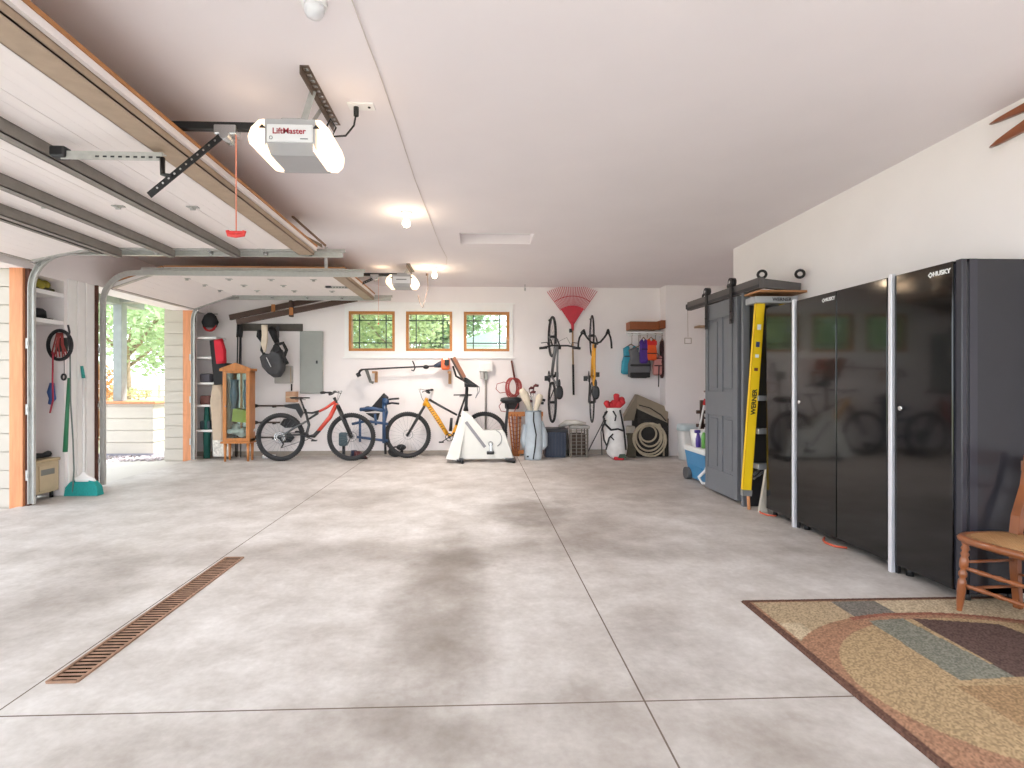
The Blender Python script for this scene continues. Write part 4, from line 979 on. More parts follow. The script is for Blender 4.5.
G().rbox((tgp(480.5, 0).x, YB-.09, tgp(0, 379).z), (tgp(484, 0).x, YB-.02, a.z), .008).build('plug_adapter', mat('adapter_grey', '#b8b4b2', .5), r_)
G().rbox((tgp(484.6, 0).x, YB-.06, tgp(0, 380).z), (tgp(487.5, 0).x, YB-.0, a.z), .004).build('outlet_plate', GREY, r_)
G().cyl((tgp(485.6, 0).x, YB-.02, a.z), (tgp(485.6, 0).x, YB-.02, .12), .016, n=10).build('conduit', mat('conduit', '#8f8a86', .4, .4), r_)
r_, a, b = wallbox('cardboard_box', 'small cardboard box on the shelf post behind the red bike seat', 'box', 288.5, 298.5, 391.5, 402, .14, mat('cardboard', '#c9a184', .8), False)
G().box((a.x, YB-.142, (a.z+b.z)/2-.01), (b.x, YB-.139, (a.z+b.z)/2+.01)).build('tape', mat('tape', '#d8bfa0', .4), r_)
# tool rail with long handled tools hung sideways
a = tgp(238, 331); b = tgp(303, 324)
tag(G().rbox((a.x, YB-.025, a.z), (b.x, YB, b.z), .003).build('tool_rail', mat('rail_dark', '#56504a', .7, var=.12, scale=10)), 'long dark board fixed on the back wall above the hanging bag', 'board')
def handtool(name, x0, x1, y, label, head):
    a = tgp(x0, y, 8.66); b = tgp(x1, y, 8.66); root = thing(name, a, label, 'garden tool'); 
    G().tube([a, b], .014, 8).build('handle', mat('tool_handle', '#4c3d35', .5), root)
    G().tube([a+Vector((-.03, 0, 0)), a+Vector((.05, 0, 0))], [.045, .018], 8).build('grip', BLACK, root)
    if head == 'shovel': G().prism([(b.x, b.z-.03), (b.x+.08, b.z-.09), (b.x+.24, b.z-.08), (b.x+.30, b.z), (b.x+.24, b.z+.07), (b.x+.06, b.z+.06)], 8.65, 8.67, 'y', [(0, .9), (.5, 1), (1, .9)]).build('blade', DSTEEL, root)
    else: G().prism([(b.x, b.z+.02), (b.x+.22, b.z+.04), (b.x+.30, b.z-.12), (b.x+.26, b.z-.2), (b.x+.18, b.z-.06), (b.x, b.z-.02)], 8.64, 8.68, 'y').build('head', DSTEEL, root)
    G().rbox((a.x+.28, 8.65, a.z-.03), (a.x+.31, YB, a.z-.012), .003).build('peg', BLACK, root)
handtool('long_handled_tool', 255, 285, 405.8, 'long tool held sideways on the wall behind the rear wheel, topmost of three', 'hoe')
handtool('long_handled_tool', 255, 280, 422.5, 'long shovel held sideways behind the red bike, middle of three', 'shovel')
handtool('long_handled_tool', 255, 276, 437.5, 'long tool held sideways behind the red bike, lowest of three', 'shovel')
# two long dark boards under the far track
for (p_, q_, lb) in (((230, 317.5), (326, 297), 'long dark brown board under the far track, upper of two'), ((237, 322), (357, 298.5), 'long dark brown board under the far track, lower of two')):
    dY = 0 if p_[0] == 230 else -.13; A = P(*p_, Y=8.62+dY); B_ = P(*q_, Y=8.50+dY); root = thing('dark_board', A, lb, 'board')
    G().bar(A, B_, .045, .085).build('plank', DKBROWN, root); w = A+(B_-A)*.45
    G().bar(w+Vector((-.015, -.028, 0)), w+Vector((.045, -.028, 0)), .012, .12).build('clamp', mat('wood_clamp', '#b1703d', .6), root)
w = P(291, 308, Y=8.48); tag(G().rbox((w.x-.03, w.y-.03, w.z-.14), (w.x+.03, w.y+.05, w.z+.12), .01).box((w.x-.01, w.y, w.z+.1), (w.x+.01, w.y+.01, CH)).build('board_hanger', DKBROWN), 'brown hanger tying the two long boards up to the ceiling', 'hanger')
# folded black poles above the curio cabinet
for k, (xa, xb) in enumerate(((238.0, 235.5), (240.5, 237.5), (241.0, 242.0))):
    A = P(xa, 322, Y=8.71-.045*k); B_ = P(xb, 366, Y=8.66-.06*k); root = thing('pole', B_, ['thin black pole above the curio cabinet, leftmost of three', 'thin black pole above the curio cabinet, middle of three', 'thin black pole above the curio cabinet, rightmost of three'][k], 'pole')
    B2 = Vector((B_.x-.01*k, B_.y, .005)); G().cyl(A, B2, .011, .009, 8).build('shaft', DSTEEL, root); G().tube([A+Vector((0, 0, -.02)), A+Vector((.01, -.01, -.16)), A+(B_-A)*.35], [.02, .028, .016], 8).build('grip', BLACK, root)
# hanging stroller-like dark bag
Y5 = 8.55; g = G()
root = thing('hanging_bag', P(273, 380, Y=Y5), 'dark grey backpack carrier hanging from the board on the back wall', 'backpack')
CH1 = mat('charcoal_fabric', '#4a4a4d', .8, var=.15, scale=15, bump=.2); CH2 = mat('black_fabric', '#222225', .8)
G().prism(pxpoly([(261.5, 357), (265, 353.5), (271, 354), (276, 348), (283, 350), (286, 360), (285, 371), (281, 377), (275, 377.5), (270, 374), (264, 367)], Y5), Y5-.14, Y5+.08, 'y', PUFF).build('bag_body', CH1, root)
G().tube([P(272, 352, Y=Y5-.05), P(276, 345, Y=Y5-.14), P(283, 343, Y=Y5-.14), P(286.5, 350, Y=Y5-.12), P(284, 357, Y=Y5-.13), P(287.5, 364, Y=Y5-.1)], .028, 8).build('harness', CH2, root)
G().prism(pxpoly([(277, 346), (281, 344), (285, 350), (281, 354), (277, 352)], Y5), Y5-.18, Y5-.12, 'y', PUFF).build('head_pad', CH2, root)
G().tube([P(260, 330, Y=Y5), P(259.5, 336, Y=Y5), P(263, 343, Y=Y5), P(262, 350, Y=Y5-.05), P(265, 356, Y=Y5-.08)], [.045, .05, .025, .03, .02], 8).build('strap', CH2, root)
G().tube([P(270, 328, Y=Y5), P(274, 333, Y=Y5), P(277, 343, Y=Y5)], [.05, .07, .04], 8).build('strap', CH2, root)
G().tube([P(278, 326, Y=Y5), P(277.5, 336, Y=Y5), P(276, 346, Y=Y5)], [.022, .03, .03], 8).build('strap', CH1, root)
G().bar(P(266.5, 357.5, Y=Y5-.145), P(271, 367, Y=Y5-.15), .006, .03, up=(0, 1, 0)).build('piping', WHITE, root)
G().tube([P(272, 328, Y=Y5), (P(272, 328, Y=Y5).x, YB, P(272, 327, Y=Y5).z)], .01, 6).build('hook', DSTEEL, root)
tag(G().prism(pxpoly([(264, 325.5), (270, 325.5), (270.5, 340), (268.5, 352), (266.5, 353), (263.5, 345), (264.5, 336)], Y5), Y5-.12, Y5-.08, 'y', PUFF).build('towel', mat('cream_cloth', '#d9cbb9', .9)), 'cream cloth draped over the hanging dark bag', 'cloth')

# ---------------------------------------------------------------- curio cabinet
Y6 = 8.12; q6 = lambda a, b: P(a, b, Y=Y6)
a = q6(222.5, 457.5); b = q6(249.5, 370); zc0 = q6(0, 442.5).z; zc1 = q6(0, 371).z; xm = (a.x+b.x)/2
root = thing('curio_cabinet', (xm, Y6+.15, 0), 'honey oak glass curio cabinet on legs in the far left corner', 'curio cabinet')
dp = .2; x0c, x1c = a.x, b.x
g = G()
for xx in (x0c, x1c-.055): g.rbox((xx, Y6, zc0), (xx+.055, Y6+.03, zc1), .005)
g.rbox((x0c+.055, Y6, zc0), (x1c-.055, Y6+.03, zc0+.05), .004); g.rbox((x0c+.055, Y6, zc1-.03), (x1c-.055, Y6+.03, zc1), .004); g.build('door_frame', OAK, root)
g = G(); g.box((x0c+.055, Y6+.012, zc0+.05), (x1c-.055, Y6+.016, zc1-.03)); g.build('glass_door', GLASS, root)
g = G(); g.box((x0c, Y6+.03, zc0), (x0c+.02, Y6+dp, zc1)); g.box((x1c-.02, Y6+.03, zc0), (x1c, Y6+dp, zc1)); g.box((x0c, Y6+.03, zc0), (x1c, Y6+dp, zc0+.03)); g.box((x0c, Y6+.03, zc1-.02), (x1c, Y6+dp, zc1)); g.build('case', OAK, root)
G().box((x0c+.02, Y6+dp-.012, zc0+.03), (x1c-.02, Y6+dp-.004, zc1-.02)).build('mirror_back', mat('mirror', '#c9cccb', .05, 1.0, var=.01), root)
G().rbox((xm-.012, Y6+dp-.03, zc0+.03), (xm+.012, Y6+dp-.012, zc1-.02), .002).build('back_mullion', OAK, root)
G().box((x0c-.02, Y6-.03, zc0-.03), (x1c+.02, Y6+dp, zc0)).build('base_moulding', OAK, root)
zt0 = zc1; g = G(); g.rbox((x0c-.035, Y6-.035, zt0), (x1c+.035, Y6+dp, zt0+.04), .008); g.prism([(x0c-.03, zt0+.04), (x1c+.03, zt0+.04), (xm+.12, zt0+.085), (xm, zt0+.13), (xm-.12, zt0+.085)], Y6-.03, Y6+.02, 'y'); g.build('crown', OAK, root)
for xx in (x0c+.01, x1c-.05):
    for yy in (Y6, Y6+dp-.05): G().tube([(xx+.02, yy+.02, zc0-.03), (xx+.02, yy+.02, .12), (xx+.02, yy+.02, 0)], [.026, .02, .016], 8).build('leg', OAK, root)
G().sph((x0c+.05, Y6-.006, (zc0+zc1)/2), .012).build('knob', STEEL, root)
tag(G().prism([(x0c+.10, zc0+.30), (x0c+.34, zc0+.28), (x0c+.36, zc0+.46), (x0c+.12, zc0+.50)], Y6+.08, Y6+.2, 'y').build('folded_blanket', mat('lime_cloth', '#c6cc6f', .9)), 'yellow-green folded cloth inside the curio cabinet', 'cloth')
rnd = random.Random(2); g = G()
for k in range(16): g.sph((x0c+.08+rnd.random()*.28, Y6+.06+rnd.random()*.14, zc0+.07+rnd.random()*.17), (.05+rnd.random()*.04, .04, .03+rnd.random()*.03), 7, 5)
tag(g.build('crumpled_linens', mat('white_linen', '#e9e4e4', .9, var=.1)), 'crumpled white linens in the bottom of the curio cabinet', 'linens', kind='stuff')
for k, fx in enumerate((.10, .30)):  # plain tapered forms in the blue-grey tone behind the glass
    G_ = G().loft([(x0c+fx, Y6+.14, zc0+.5, .03, .03), (x0c+fx, Y6+.14, zc0+.7, .05, .05), (x0c+fx, Y6+.14, zc0+.86, .035, .035), (x0c+fx, Y6+.14, zc0+.95, .045, .045)], 14)
    tag(G_.build('blue_form', mat('blue_grey_tone', '#7f8fa6', .3)), 'blue-grey vase inside the curio cabinet, %s of two' % ('left' if k == 0 else 'right'), 'form')
# things in the far corner nook
Yn = 8.47
for k, zy in enumerate((337, 357)):
    w = P(208, zy, Y=8.5); tag(G().rbox((XL-.28, 8.42, w.z-.035), (P(216, 0, Y=8.42).x, YB-.0, w.z), .004).build('corner_shelf', WHITE), 'small white corner shelf behind the far track, %s' % ('upper' if k == 0 else 'lower'), 'shelf')
root = thing('chair_bag', P(218, 383, Y=8.3), 'red and black folded bag standing behind the curio cabinet', 'bag')
G().prism(pxpoly([(214.5, 340), (222, 338.5), (225.5, 350), (226, 363), (217, 364)], 8.25), 8.2, 8.30, 'y', PUFF).build('red_panel', mat('red_fabric', '#c71f33', .8), root)
G().prism(pxpoly([(209.5, 340.5), (215, 339.5), (217, 364), (226, 363), (224, 384), (214, 385), (212, 365)], 8.3), 8.30, 8.50, 'y').build('black_panel', CH2, root)
for k in range(1): G().prism(pxpoly([(217, 385), (223, 384), (223, 454.5), (217, 454.5)], 8.55), 8.49, 8.58, 'y').build('lower_bag', CH2, root)
root = thing('ironing_board', P(216, 456, Y=8.4), 'beige padded ironing board standing on end left of the curio cabinet', 'ironing board')
G().prism(pxpoly([(213, 384), (218, 382), (223, 386), (224, 430), (222, 456), (214.5, 456), (212, 420), (210.5, 400)], 8.42), 8.38, 8.46, 'y', PUFF).build('cover', mat('beige_cover', '#c9b7a3', .9), root)
G().prism(pxpoly([(212.8, 440), (227, 440), (233.5, 448), (233, 456.5), (213.5, 456.5)], 8.37), 8.34, 8.38, 'y', PUFF).build('floral_hem', mat('floral_fabric', '#d8d3cb', .9, var=.35, scale=28), root)
tag(G().loft([(P(207, 0, Y=8.5).x, 8.50, 0, .05, .05), (P(207, 0, Y=8.5).x, 8.5, .45, .055, .05), (P(207, 0, Y=8.5).x, 8.5, .9, .03, .03)], 12).build('teal_bag', mat('dark_teal', '#1f5a52', .8)), 'dark teal rolled bag in the far left corner', 'bag')
w = P(209.5, 322, Y=8.5); root = thing('helmet', w, 'dark red and black helmet hanging in the far corner above the shelf', 'helmet')
G().loft([(w.x, 8.52, w.z-.08, .10, .08), (w.x, 8.52, w.z, .13, .10), (w.x, 8.52, w.z+.1, .09, .08), (w.x, 8.52, w.z+.15, .03, .03)], 14).build('shell', CH2, root); G().torus((w.x, 8.50, w.z-.05), .09, .018, n=20, m=6).build('red_band', REDM, root); G().cyl((w.x, 8.52, w.z+.13), (w.x, YB, w.z+.16), .008, n=6).build('hook', DSTEEL, root)
for k in range(4):
    w = P(206+k*2.4, 371, Y=8.52); 
for zy_ in (378, 400, 425): w = P(206.5, zy_, Y=8.5); tag(G().rbox((XL-.28, 8.42, w.z-.105), (P(216, 0, Y=8.42).x, YB, w.z-.07), .004).build('corner_shelf', WHITE), 'white corner shelf under the %s bin behind the far track' % {378: 'topmost', 400: 'middle', 425: 'lowest'}[zy_], 'shelf')
for k, (zy, cl) in enumerate(((378, '#5e5c66'), (400, '#7a4f4a'), (425, '#3a4a52'))):
    w = P(206.5, zy, Y=8.5); tag(G().rbox((w.x-.09, 8.46, w.z-.07), (w.x+.07, 8.6, w.z+.07), .02).build('storage_bin', mat('bin%d' % k, cl, .6)), ['grey-purple bin on the far corner shelves, topmost of three', 'reddish bin on the far corner shelves, middle of three', 'blue-grey bin in the far corner, lowest of three'][k], 'bin')

# ---------------------------------------------------------------- blue folding carrier between the bikes
Y7 = 8.45; q7 = lambda a, b, dy=0: P(a, b, Y=Y7+dy)
root = thing('bike_rack', (q7(372, 455).x, Y7, 0), 'dark blue tubular bike carrier rack with black straps behind the bikes', 'bike rack')
BLUE = mat('navy_tube', '#2c4a70', .35, coat=.3)
for nm, pts, r in (('upright', [(384, 398), (384, 443)], .028), ('upright', [(360, 418), (360, 442)], .02), ('cross_tube', [(352, 424), (366, 421), (388, 424)], .022), ('cross_tube', [(357, 437), (372, 439), (388, 441)], .022), ('upright', [(375, 414), (376, 425)], .02), ('cross_tube', [(360, 409.5), (372, 408.5), (386, 411)], .03), ('arm', [(384, 402), (387, 412), (384, 425)], .02), ('leg', [(385, 438), (385.5, 454)], .02)):
    for dy in ((-.0,) if nm in ('leg', 'arm') else (-.06,)):
        g = G(); g.tube([q7(*p, dy) for p in pts], r, 8); g.build(nm, BLUE if nm != 'leg' else BLACK, root)
G().prism(pxpoly([(359, 410), (366, 406.5), (371, 408), (384, 393), (388.5, 397), (386, 410), (366, 412)], Y7), Y7-.06, Y7+.06, 'y', PUFF).build('folded_strap_pad', CH2, root)
G().prism(pxpoly([(366, 413), (380, 413), (378, 420), (372, 417)], Y7), Y7-.06, Y7+.04, 'y', PUFF).build('webbing', CH2, root)
for dz in (0, 4): G().tube([q7(386, 400+dz, -.05), q7(392, 399+dz, -.1), q7(399, 398.5+dz*1.3, -.12)], .016, 8).build('hook_arm', DSTEEL, root)
G().sph(q7(386, 401.5, -.08), (.05, .04, .05)).build('pivot_knob', BLUE, root)
w = q7(340.5, 440.5, -.2)
root = thing('teal_device', w, 'small dark teal device propped behind the front wheel of the red bike', 'device')
G().rbox((w.x-.075, Y7-.05, w.z-.11), (w.x+.06, Y7+.03, w.z+.11), .03).build('case', mat('teal_case', '#4d6068', .6), root); G().tube([(w.x+.05, Y7, w.z-.1), (w.x+.1, Y7, w.z), (w.x+.06, Y7, w.z+.1)], .012, 6).build('handle', STEEL, root); G().box((w.x-.02, Y7-.02, 0), (w.x+.02, Y7+.02, w.z-.1)).build('stand', DSTEEL, root)
for k, lb in ((0, 'dark blue shoe under the blue rack, left one'), (1, 'dark red shoe under the blue rack, right one')):
    xx = q7(357+k*5, 0).x; yy = 8.45-k*.11; root = thing('shoe', (xx, yy, 0), lb, 'shoe', 'shoes under the blue rack')
    m_ = mat('shoe%d' % k, ['#2c3047', '#5c2c2c'][k], .7)
    G().loft([(xx, yy, 0, .11, .045), (xx, yy, .025, .112, .048)], 14).build('sole', BLACK, root)
    G().loft([(xx, yy, .025, .108, .046), (xx-.02, yy, .07, .08, .042), (xx-.05, yy, .12, .045, .038)], 14).build('upper', m_, root)
# black coiled thing between wheels
w = q7(392, 450); g = G()
for k in range(5): g.torus((w.x+.05, 8.5+.015*k, .09+.004*k), .075-.005*k, .012, n=22, m=6, sx=1.5)
g.sph((w.x+.14, 8.5, .16), (.08, .05, .05)); tag(g.build('coiled_hose', RUBBER), 'black coiled cable on the floor right of the blue rack', 'cable')
g = G(); g.loft([(q7(268, 455).x, 8.5, 0, .10, .05), (q7(268, 455).x, 8.5, .05, .10, .05)], 12, p=4)
tag(g.build('white_power_brick', WHITE), 'white small box on the floor left of the red bike', 'box')

# ---------------------------------------------------------------- right half of the back wall
Y8 = 8.52; q8 = lambda a, b, dy=0: P(a, b, Y=Y8+dy)
SLED = mat('orange_slats', '#b8753f', .6, var=.15, scale=8); NET = mat('red_net', '#8c4a3a', .8)
root = thing('wooden_sled', (q8(525, 457).x, Y8, 0), 'orange wooden slatted sled standing upright behind the pale golf bag', 'sled')
zz = lambda b: q8(525, b).z
def slat(xa, ya, xb, yb, w=.04, n_='slat', dy=0): a = q8(xa, ya, dy); b = q8(xb, yb, dy); G().bar(a, b, .018, w, up=(0, 0, 1) if abs(a.x-b.x) > abs(a.z-b.z) else (1, 0, 0)).build(n_, SLED, root)
slat(507, 414, 543, 414, .075, 'crossbar'); slat(512, 452, 543, 452, .06, 'crossbar', -.0)
for xt, xb_ in ((508.5, 513.5), (512.5, 515), (516.5, 516.8), (520.5, 518.5), (538, 538), (541.5, 541.5)): slat(xt, 414, xb_, 457.5, .028, 'slat', .02)
g = G()
for k in range(9):
    z_ = 418+k*4; hw = 7.2-k*.55; cxp = 514.5+k*.2; g.tube([q8(cxp-hw, z_, -.01), q8(cxp, z_+2, -.012), q8(cxp+hw, z_, -.01)], .005, 4)
for k in range(-1, 2): g.tube([q8(514.5+k*3, 414, -.01), q8(516+k*1.6, 457, -.01)], .005, 4)
g.build('lattice', NET, root)
G().rbox(q8(512.5, 461, -.06), q8(516, 457.5, 0), .008).build('foot', BLACK, root)
# red extension cord coil on a hook, with stick
RCORD = mat('red_cord', '#9a3f3c', .6); g = G(); c0 = q8(513, 388)
for k in range(6):
    g.torus((c0.x+.012*(k-2.5), Y8-.02*k+.02, c0.z+.01*(k % 3)), .165-.012*(k % 3), .010, n=30, m=6, sx=.55+.09*(k % 3))
g.tube([q8(508, 392), q8(500, 393), q8(496, 389), q8(497, 384), q8(504, 382), q8(509, 384)], .007, 6); g.tube([q8(508, 400), q8(502, 402), q8(499, 406), q8(501, 411), q8(507, 412)], .007, 6)
g.tube([q8(515, 396), q8(518, 404), q8(514, 412), q8(520, 418)], .008, 6)
tag(g.build('extension_cord', RCORD), 'coiled dark red extension cord hanging on the wall above the wooden sled', 'cord')
tag(G().cyl(P(511.5, 360.5, Y=8.7), P(514.5, 378, Y=8.7), .016, n=8).cyl(P(511.5, 362, Y=8.7), (P(511.5, 362, Y=8.7).x, YB, P(511.5, 362, Y=8.7).z), .01, n=6).build('wooden_stick', mat('red_brown_wood', '#6b3a2f', .6)), 'short red-brown stick hanging above the coiled red cord', 'stick')
tag(G().rbox(q8(505, 399, .02), q8(519, 409, .12), .03).build('black_pouch', CH2), 'black pouch hanging behind the exercise bike seat', 'pouch')
# pale golf bag
CLUBN = {}
CLUBL = {'cream': ['cream covered club in the pale golf bag, lower of the two leaning left', 'cream covered club in the pale golf bag, upper of the two leaning left', 'cream covered club in the pale golf bag, the one leaning right'],
    'maroon': ['maroon iron in the pale golf bag, second tallest', 'maroon iron in the pale golf bag, leftmost of the upright ones', 'maroon iron in the pale golf bag, tallest of all', 'maroon iron in the pale golf bag, lowest one by the cream covers'],
    'dark': ['dark iron in the pale golf bag, upper one at the right rim', 'dark iron in the pale golf bag, lower one near the right rim']}
def club(bag, a, b, m, head, hm):
    kind, lb, grp = {'cream_leather': ('cream', 'golf club with a cream leather head cover in the pale golf bag', 'cream covered clubs in the pale golf bag'),
        'maroon': ('maroon', 'golf club with a bare maroon head in the pale golf bag', 'maroon clubs in the pale golf bag'),
        'dark_steel': ('dark', 'golf club with a short dark steel head at the right rim of the pale golf bag', 'dark clubs in the pale golf bag'),
        'red_cover': ('red', 'golf club under a red head cover in the white golf bag', 'red covered clubs in the white golf bag')}[hm.name]
    k_ = CLUBN.get(kind, 0); CLUBN[kind] = k_+1; lb = CLUBL.get(kind, [lb]*9)[k_]
    root = thing('golf_club', a, lb, 'golf club', grp)
    G().tube([a, b], .008, 6).build('shaft', STEEL, root)
    if head == 'cover': d = (b-a).normalized(); L_ = .15 if hm.name == 'red_cover' else .36; G().tube([b-d*L_, b-d*L_*.6, b-d*L_*.25, b-d*.02, b], [.03, .04, .06, .05, .015] if L_ > .2 else [.03, .042, .048, .045, .02], 10).build('head_cover', hm, root)
    else: G().tube([b, b+Vector((.03, -.01, .02)), b+Vector((.08, -.02, .01))], [.012, .024, .02], 8).build('club_head', hm, root)
Y9 = 8.18; q9 = lambda a, b, dy=0: P(a, b, Y=Y9+dy)
PALE = mat('pale_blue_fabric', '#b9c3cb', .6, var=.08, scale=9, bump=.15); CREAM = mat('cream_leather', '#d8ccb9', .6); MAROON = mat('maroon', '#5b2327', .4)
xc = q9(533, 459).x
root = thing('golf_bag', (xc, Y9, 0), 'pale blue-grey golf bag with black zip and cream head covers, before the wooden sled', 'golf bag')
zt_ = q9(533, 411).z
G().loft([(xc, Y9, 0, .13, .12), (xc, Y9, .05, .145, .13), (xc+.01, Y9, .3, .15, .13), (xc+.01, Y9, .55, .135, .12), (xc+.0, Y9, zt_-.03, .125, .115), (xc, Y9, zt_, .125, .115)], 20, p=2.4).build('bag_body', PALE, root)
G().loft([(xc-.135, Y9-.0, .18, .03, .05), (xc-.15, Y9, .3, .055, .07), (xc-.12, Y9, .55, .035, .05)], 12).build('side_pocket', PALE, root)
G().loft([(xc+.14, Y9, .16, .04, .06), (xc+.17, Y9, .22, .06, .08), (xc+.17, Y9, .40, .06, .08), (xc+.13, Y9, .60, .03, .04)], 12).build('side_pocket', PALE, root)
G().tube([(xc-.01, Y9-.125, .02), (xc+.02, Y9-.135, .22), (xc+.035, Y9-.135, .4), (xc-.005, Y9-.122, .62), (xc, Y9-.118, zt_)], .011, 6).build('zip', BLACK, root)
G().torus((xc, Y9, zt_), .122, .014, axis=(0, 0, 1), n=28, m=6).build('rim', mat('rim_grey', '#8d979e', .5), root)
G().rbox((xc-.11, Y9-.135, .05), (xc-.08, Y9-.12, .075), .004).build('badge', BLACK, root)
for (xa, ya, xb, yb, h, m_) in ((531, 410, 524, 391, 'cover', CREAM), (530, 410, 521.5, 388.5, 'cover', CREAM), (535, 410, 540.5, 394, 'cover', CREAM), (533, 411, 530.5, 393, 'iron', MAROON), (534, 411, 529, 389, 'iron', MAROON), (532, 411, 533.5, 386.5, 'iron', MAROON), (537, 411, 540, 401, 'iron', DSTEEL), (536, 411, 538.5, 404, 'iron', DSTEEL), (529, 411, 527, 402, 'iron', MAROON)):
    club(root, q9(xa, ya+2), q9(xb, yb, .03), STEEL, h, m_)
# tote
a = P(544.5, 457.5, Y=8.35); b = P(567, 428.5, Y=8.35); root = thing('storage_tote', ((a.x+b.x)/2, 8.5, 0), 'dark blue-grey ribbed plastic storage tote with a black lid', 'tote')
TOTE = mat('tote_blue', '#3d4557', .5, var=.06); cxx = (a.x+b.x)/2; hw = (b.x-a.x)/2; zt_ = b.z
G().loft([(cxx, 8.5, 0, hw*.92, .14), (cxx, 8.5, zt_-.06, hw, .16)], 24, p=8, smooth=False).build('tub', TOTE, root)
for k in range(7): xx = cxx-hw*.8+k*hw*.27; G().bar((xx*1, 8.352, .03), (xx+.003, 8.335, zt_-.07), .02, .016, up=(0, 1, 0)).build('rib', TOTE, root)
G().rbox((cxx-hw-.015, 8.32, zt_-.06), (cxx+hw+.015, 8.68, zt_), .015).build('lid', mat('lid_black', '#2a2b31', .5), root)
# wire crate with a white lid on top
a = P(569.5, 457, Y=8.35); b = P(588.5, 429, Y=8.35); root = thing('metal_crate', ((a.x+b.x)/2, 8.48, 0), 'grey metal slatted crate on the floor right of the blue tote', 'crate')
CR = mat('crate_grey', '#716a63', .5, .4, var=.15)
for xx in (a.x, b.x-.02):
    for yy in (8.36, 8.6): G().rbox((xx, yy, 0), (xx+.02, yy+.02, b.z), .003).build('post', CR, root)
for k in range(8): z_ = .03+k*(b.z-.06)/7; G().bar((a.x, 8.355, z_), (b.x, 8.355, z_), .008, .012).build('wire', CR, root)
for k in range(4): xx = a.x+.03+k*(b.x-a.x-.06)/3; G().bar((xx, 8.35, 0.01), (xx, 8.35, b.z), .016, .006, up=(0, 1, 0)).build('slat', mat('crate_slat', '#7d766d', .6), root)
G().rbox((a.x, 8.36, 0), (b.x, 8.62, .02), .004).build('floor_plate', CR, root); G().rbox((a.x+.03, 8.40, .03), (b.x-.03, 8.6, b.z-.08), .03).build('dark_contents', mat('crate_inner', '#4b3c34', .9, var=.3), root)
root = thing('white_roll', ((a.x+b.x)/2, 8.45, b.z), 'white folded sheet and grey lid lying on top of the metal crate', 'sheet')
G().tube([(a.x-.12, 8.6, b.z+.02), (a.x-.02, 8.5, b.z+.09), (a.x+.12, 8.48, b.z+.10), (b.x-.02, 8.45, b.z+.08)], [.035, .05, .04, .02], 8).build('roll', mat('dull_white', '#cbc6c0', .7), root)
G().rbox((a.x+.02, 8.37, b.z), (b.x+.03, 8.55, b.z+.05), .015).build('lid', mat('lid_grey', '#9b9894', .5), root)
tag(G().cyl(P(589, 449.5, Y=8.55)+(P(589, 449.5, Y=8.55)-P(605, 418, Y=8.3))*.20, P(605, 418, Y=8.3), .008, n=6).build('leaning_rod', DSTEEL), 'thin dark rod leaning between the metal crate and the white golf bag', 'rod')
# white golf bag with red covers
Ya = 8.12; qa = lambda a, b, dy=0: P(a, b, Y=Ya+dy)
WB = mat('white_bag_fabric', '#d6d3d1', .6, var=.1, scale=8, bump=.2); RC = mat('red_cover', '#c22a33', .6, var=.15, scale=15)
x0_ = qa(617.5, 461).x; root = thing('golf_bag', (x0_, Ya, 0), 'white golf bag with black straps and red head covers, red foot', 'golf bag')
zt_ = qa(0, 409).z
G().loft([(x0_, Ya, 0.02, .095, .09), (x0_-.01, Ya, .09, .15, .12), (x0_-.02, Ya, .2, .175, .13), (x0_-.03, Ya, .38, .17, .12), (x0_-.04, Ya, .46, .14, .11), (x0_-.045, Ya, .5, .145, .11), (x0_-.05, Ya, zt_-.02, .125, .10), (x0_-.05, Ya, zt_, .13, .105)], 20, p=2.3).build('bag_body', WB, root)
G().loft([(x0_-.13, Ya-.03, .18, .03, .05), (x0_-.15, Ya-.03, .26, .05, .07), (x0_-.13, Ya-.02, .42, .03, .04)], 12).build('side_pocket', WB, root)
G().rbox((x0_-.075, Ya-.11, 0), (x0_+.08, Ya+.08, .06), .02).build('red_foot', RC, root)
for pts, r in (([(607, 411), (603.5, 417), (605, 424), (611, 430)], .018), ([(606, 420), (602.5, 428), (604, 440), (607, 446)], .013), ([(613, 411), (616, 416), (615, 421)], .012), ([(620, 410), (622, 420), (624, 430), (626, 450)], .014), ([(611, 430), (618, 429), (624, 431)], .016), ([(606, 450), (609, 438), (613, 434)], .012), ([(610, 436), (614, 440)], .010)):
    G().tube([qa(p[0], p[1], -.115) for p in pts], r, 6).build('strap', CH2, root)
G().tube([qa(605, 412, .05), qa(601, 432, .1), qa(602, 455, .13)], .008, 6).build('stand_leg', DSTEEL, root)
G().prism(pxpoly([(616, 457), (624, 457), (623, 453), (617.5, 453)], Ya), Ya-.128, Ya-.11, 'y').build('green_patch', mat('dark_green_patch', '#3c4d3f', .7), root)
for (xa, ya, xb, yb) in ((612, 411, 605.5, 401), (613, 411, 610, 402), (614, 411, 613.5, 400), (616, 411, 616.5, 393.5), (617, 411, 622.5, 397), (613, 411, 608, 405), (616, 411, 619, 400), (616, 408, 624, 400)):
    club(root, qa(xa, ya+2), qa(xb, yb, .02*((xa*7) % 3-1)), STEEL, 'cover' if yb < 404 else 'cover', RC)
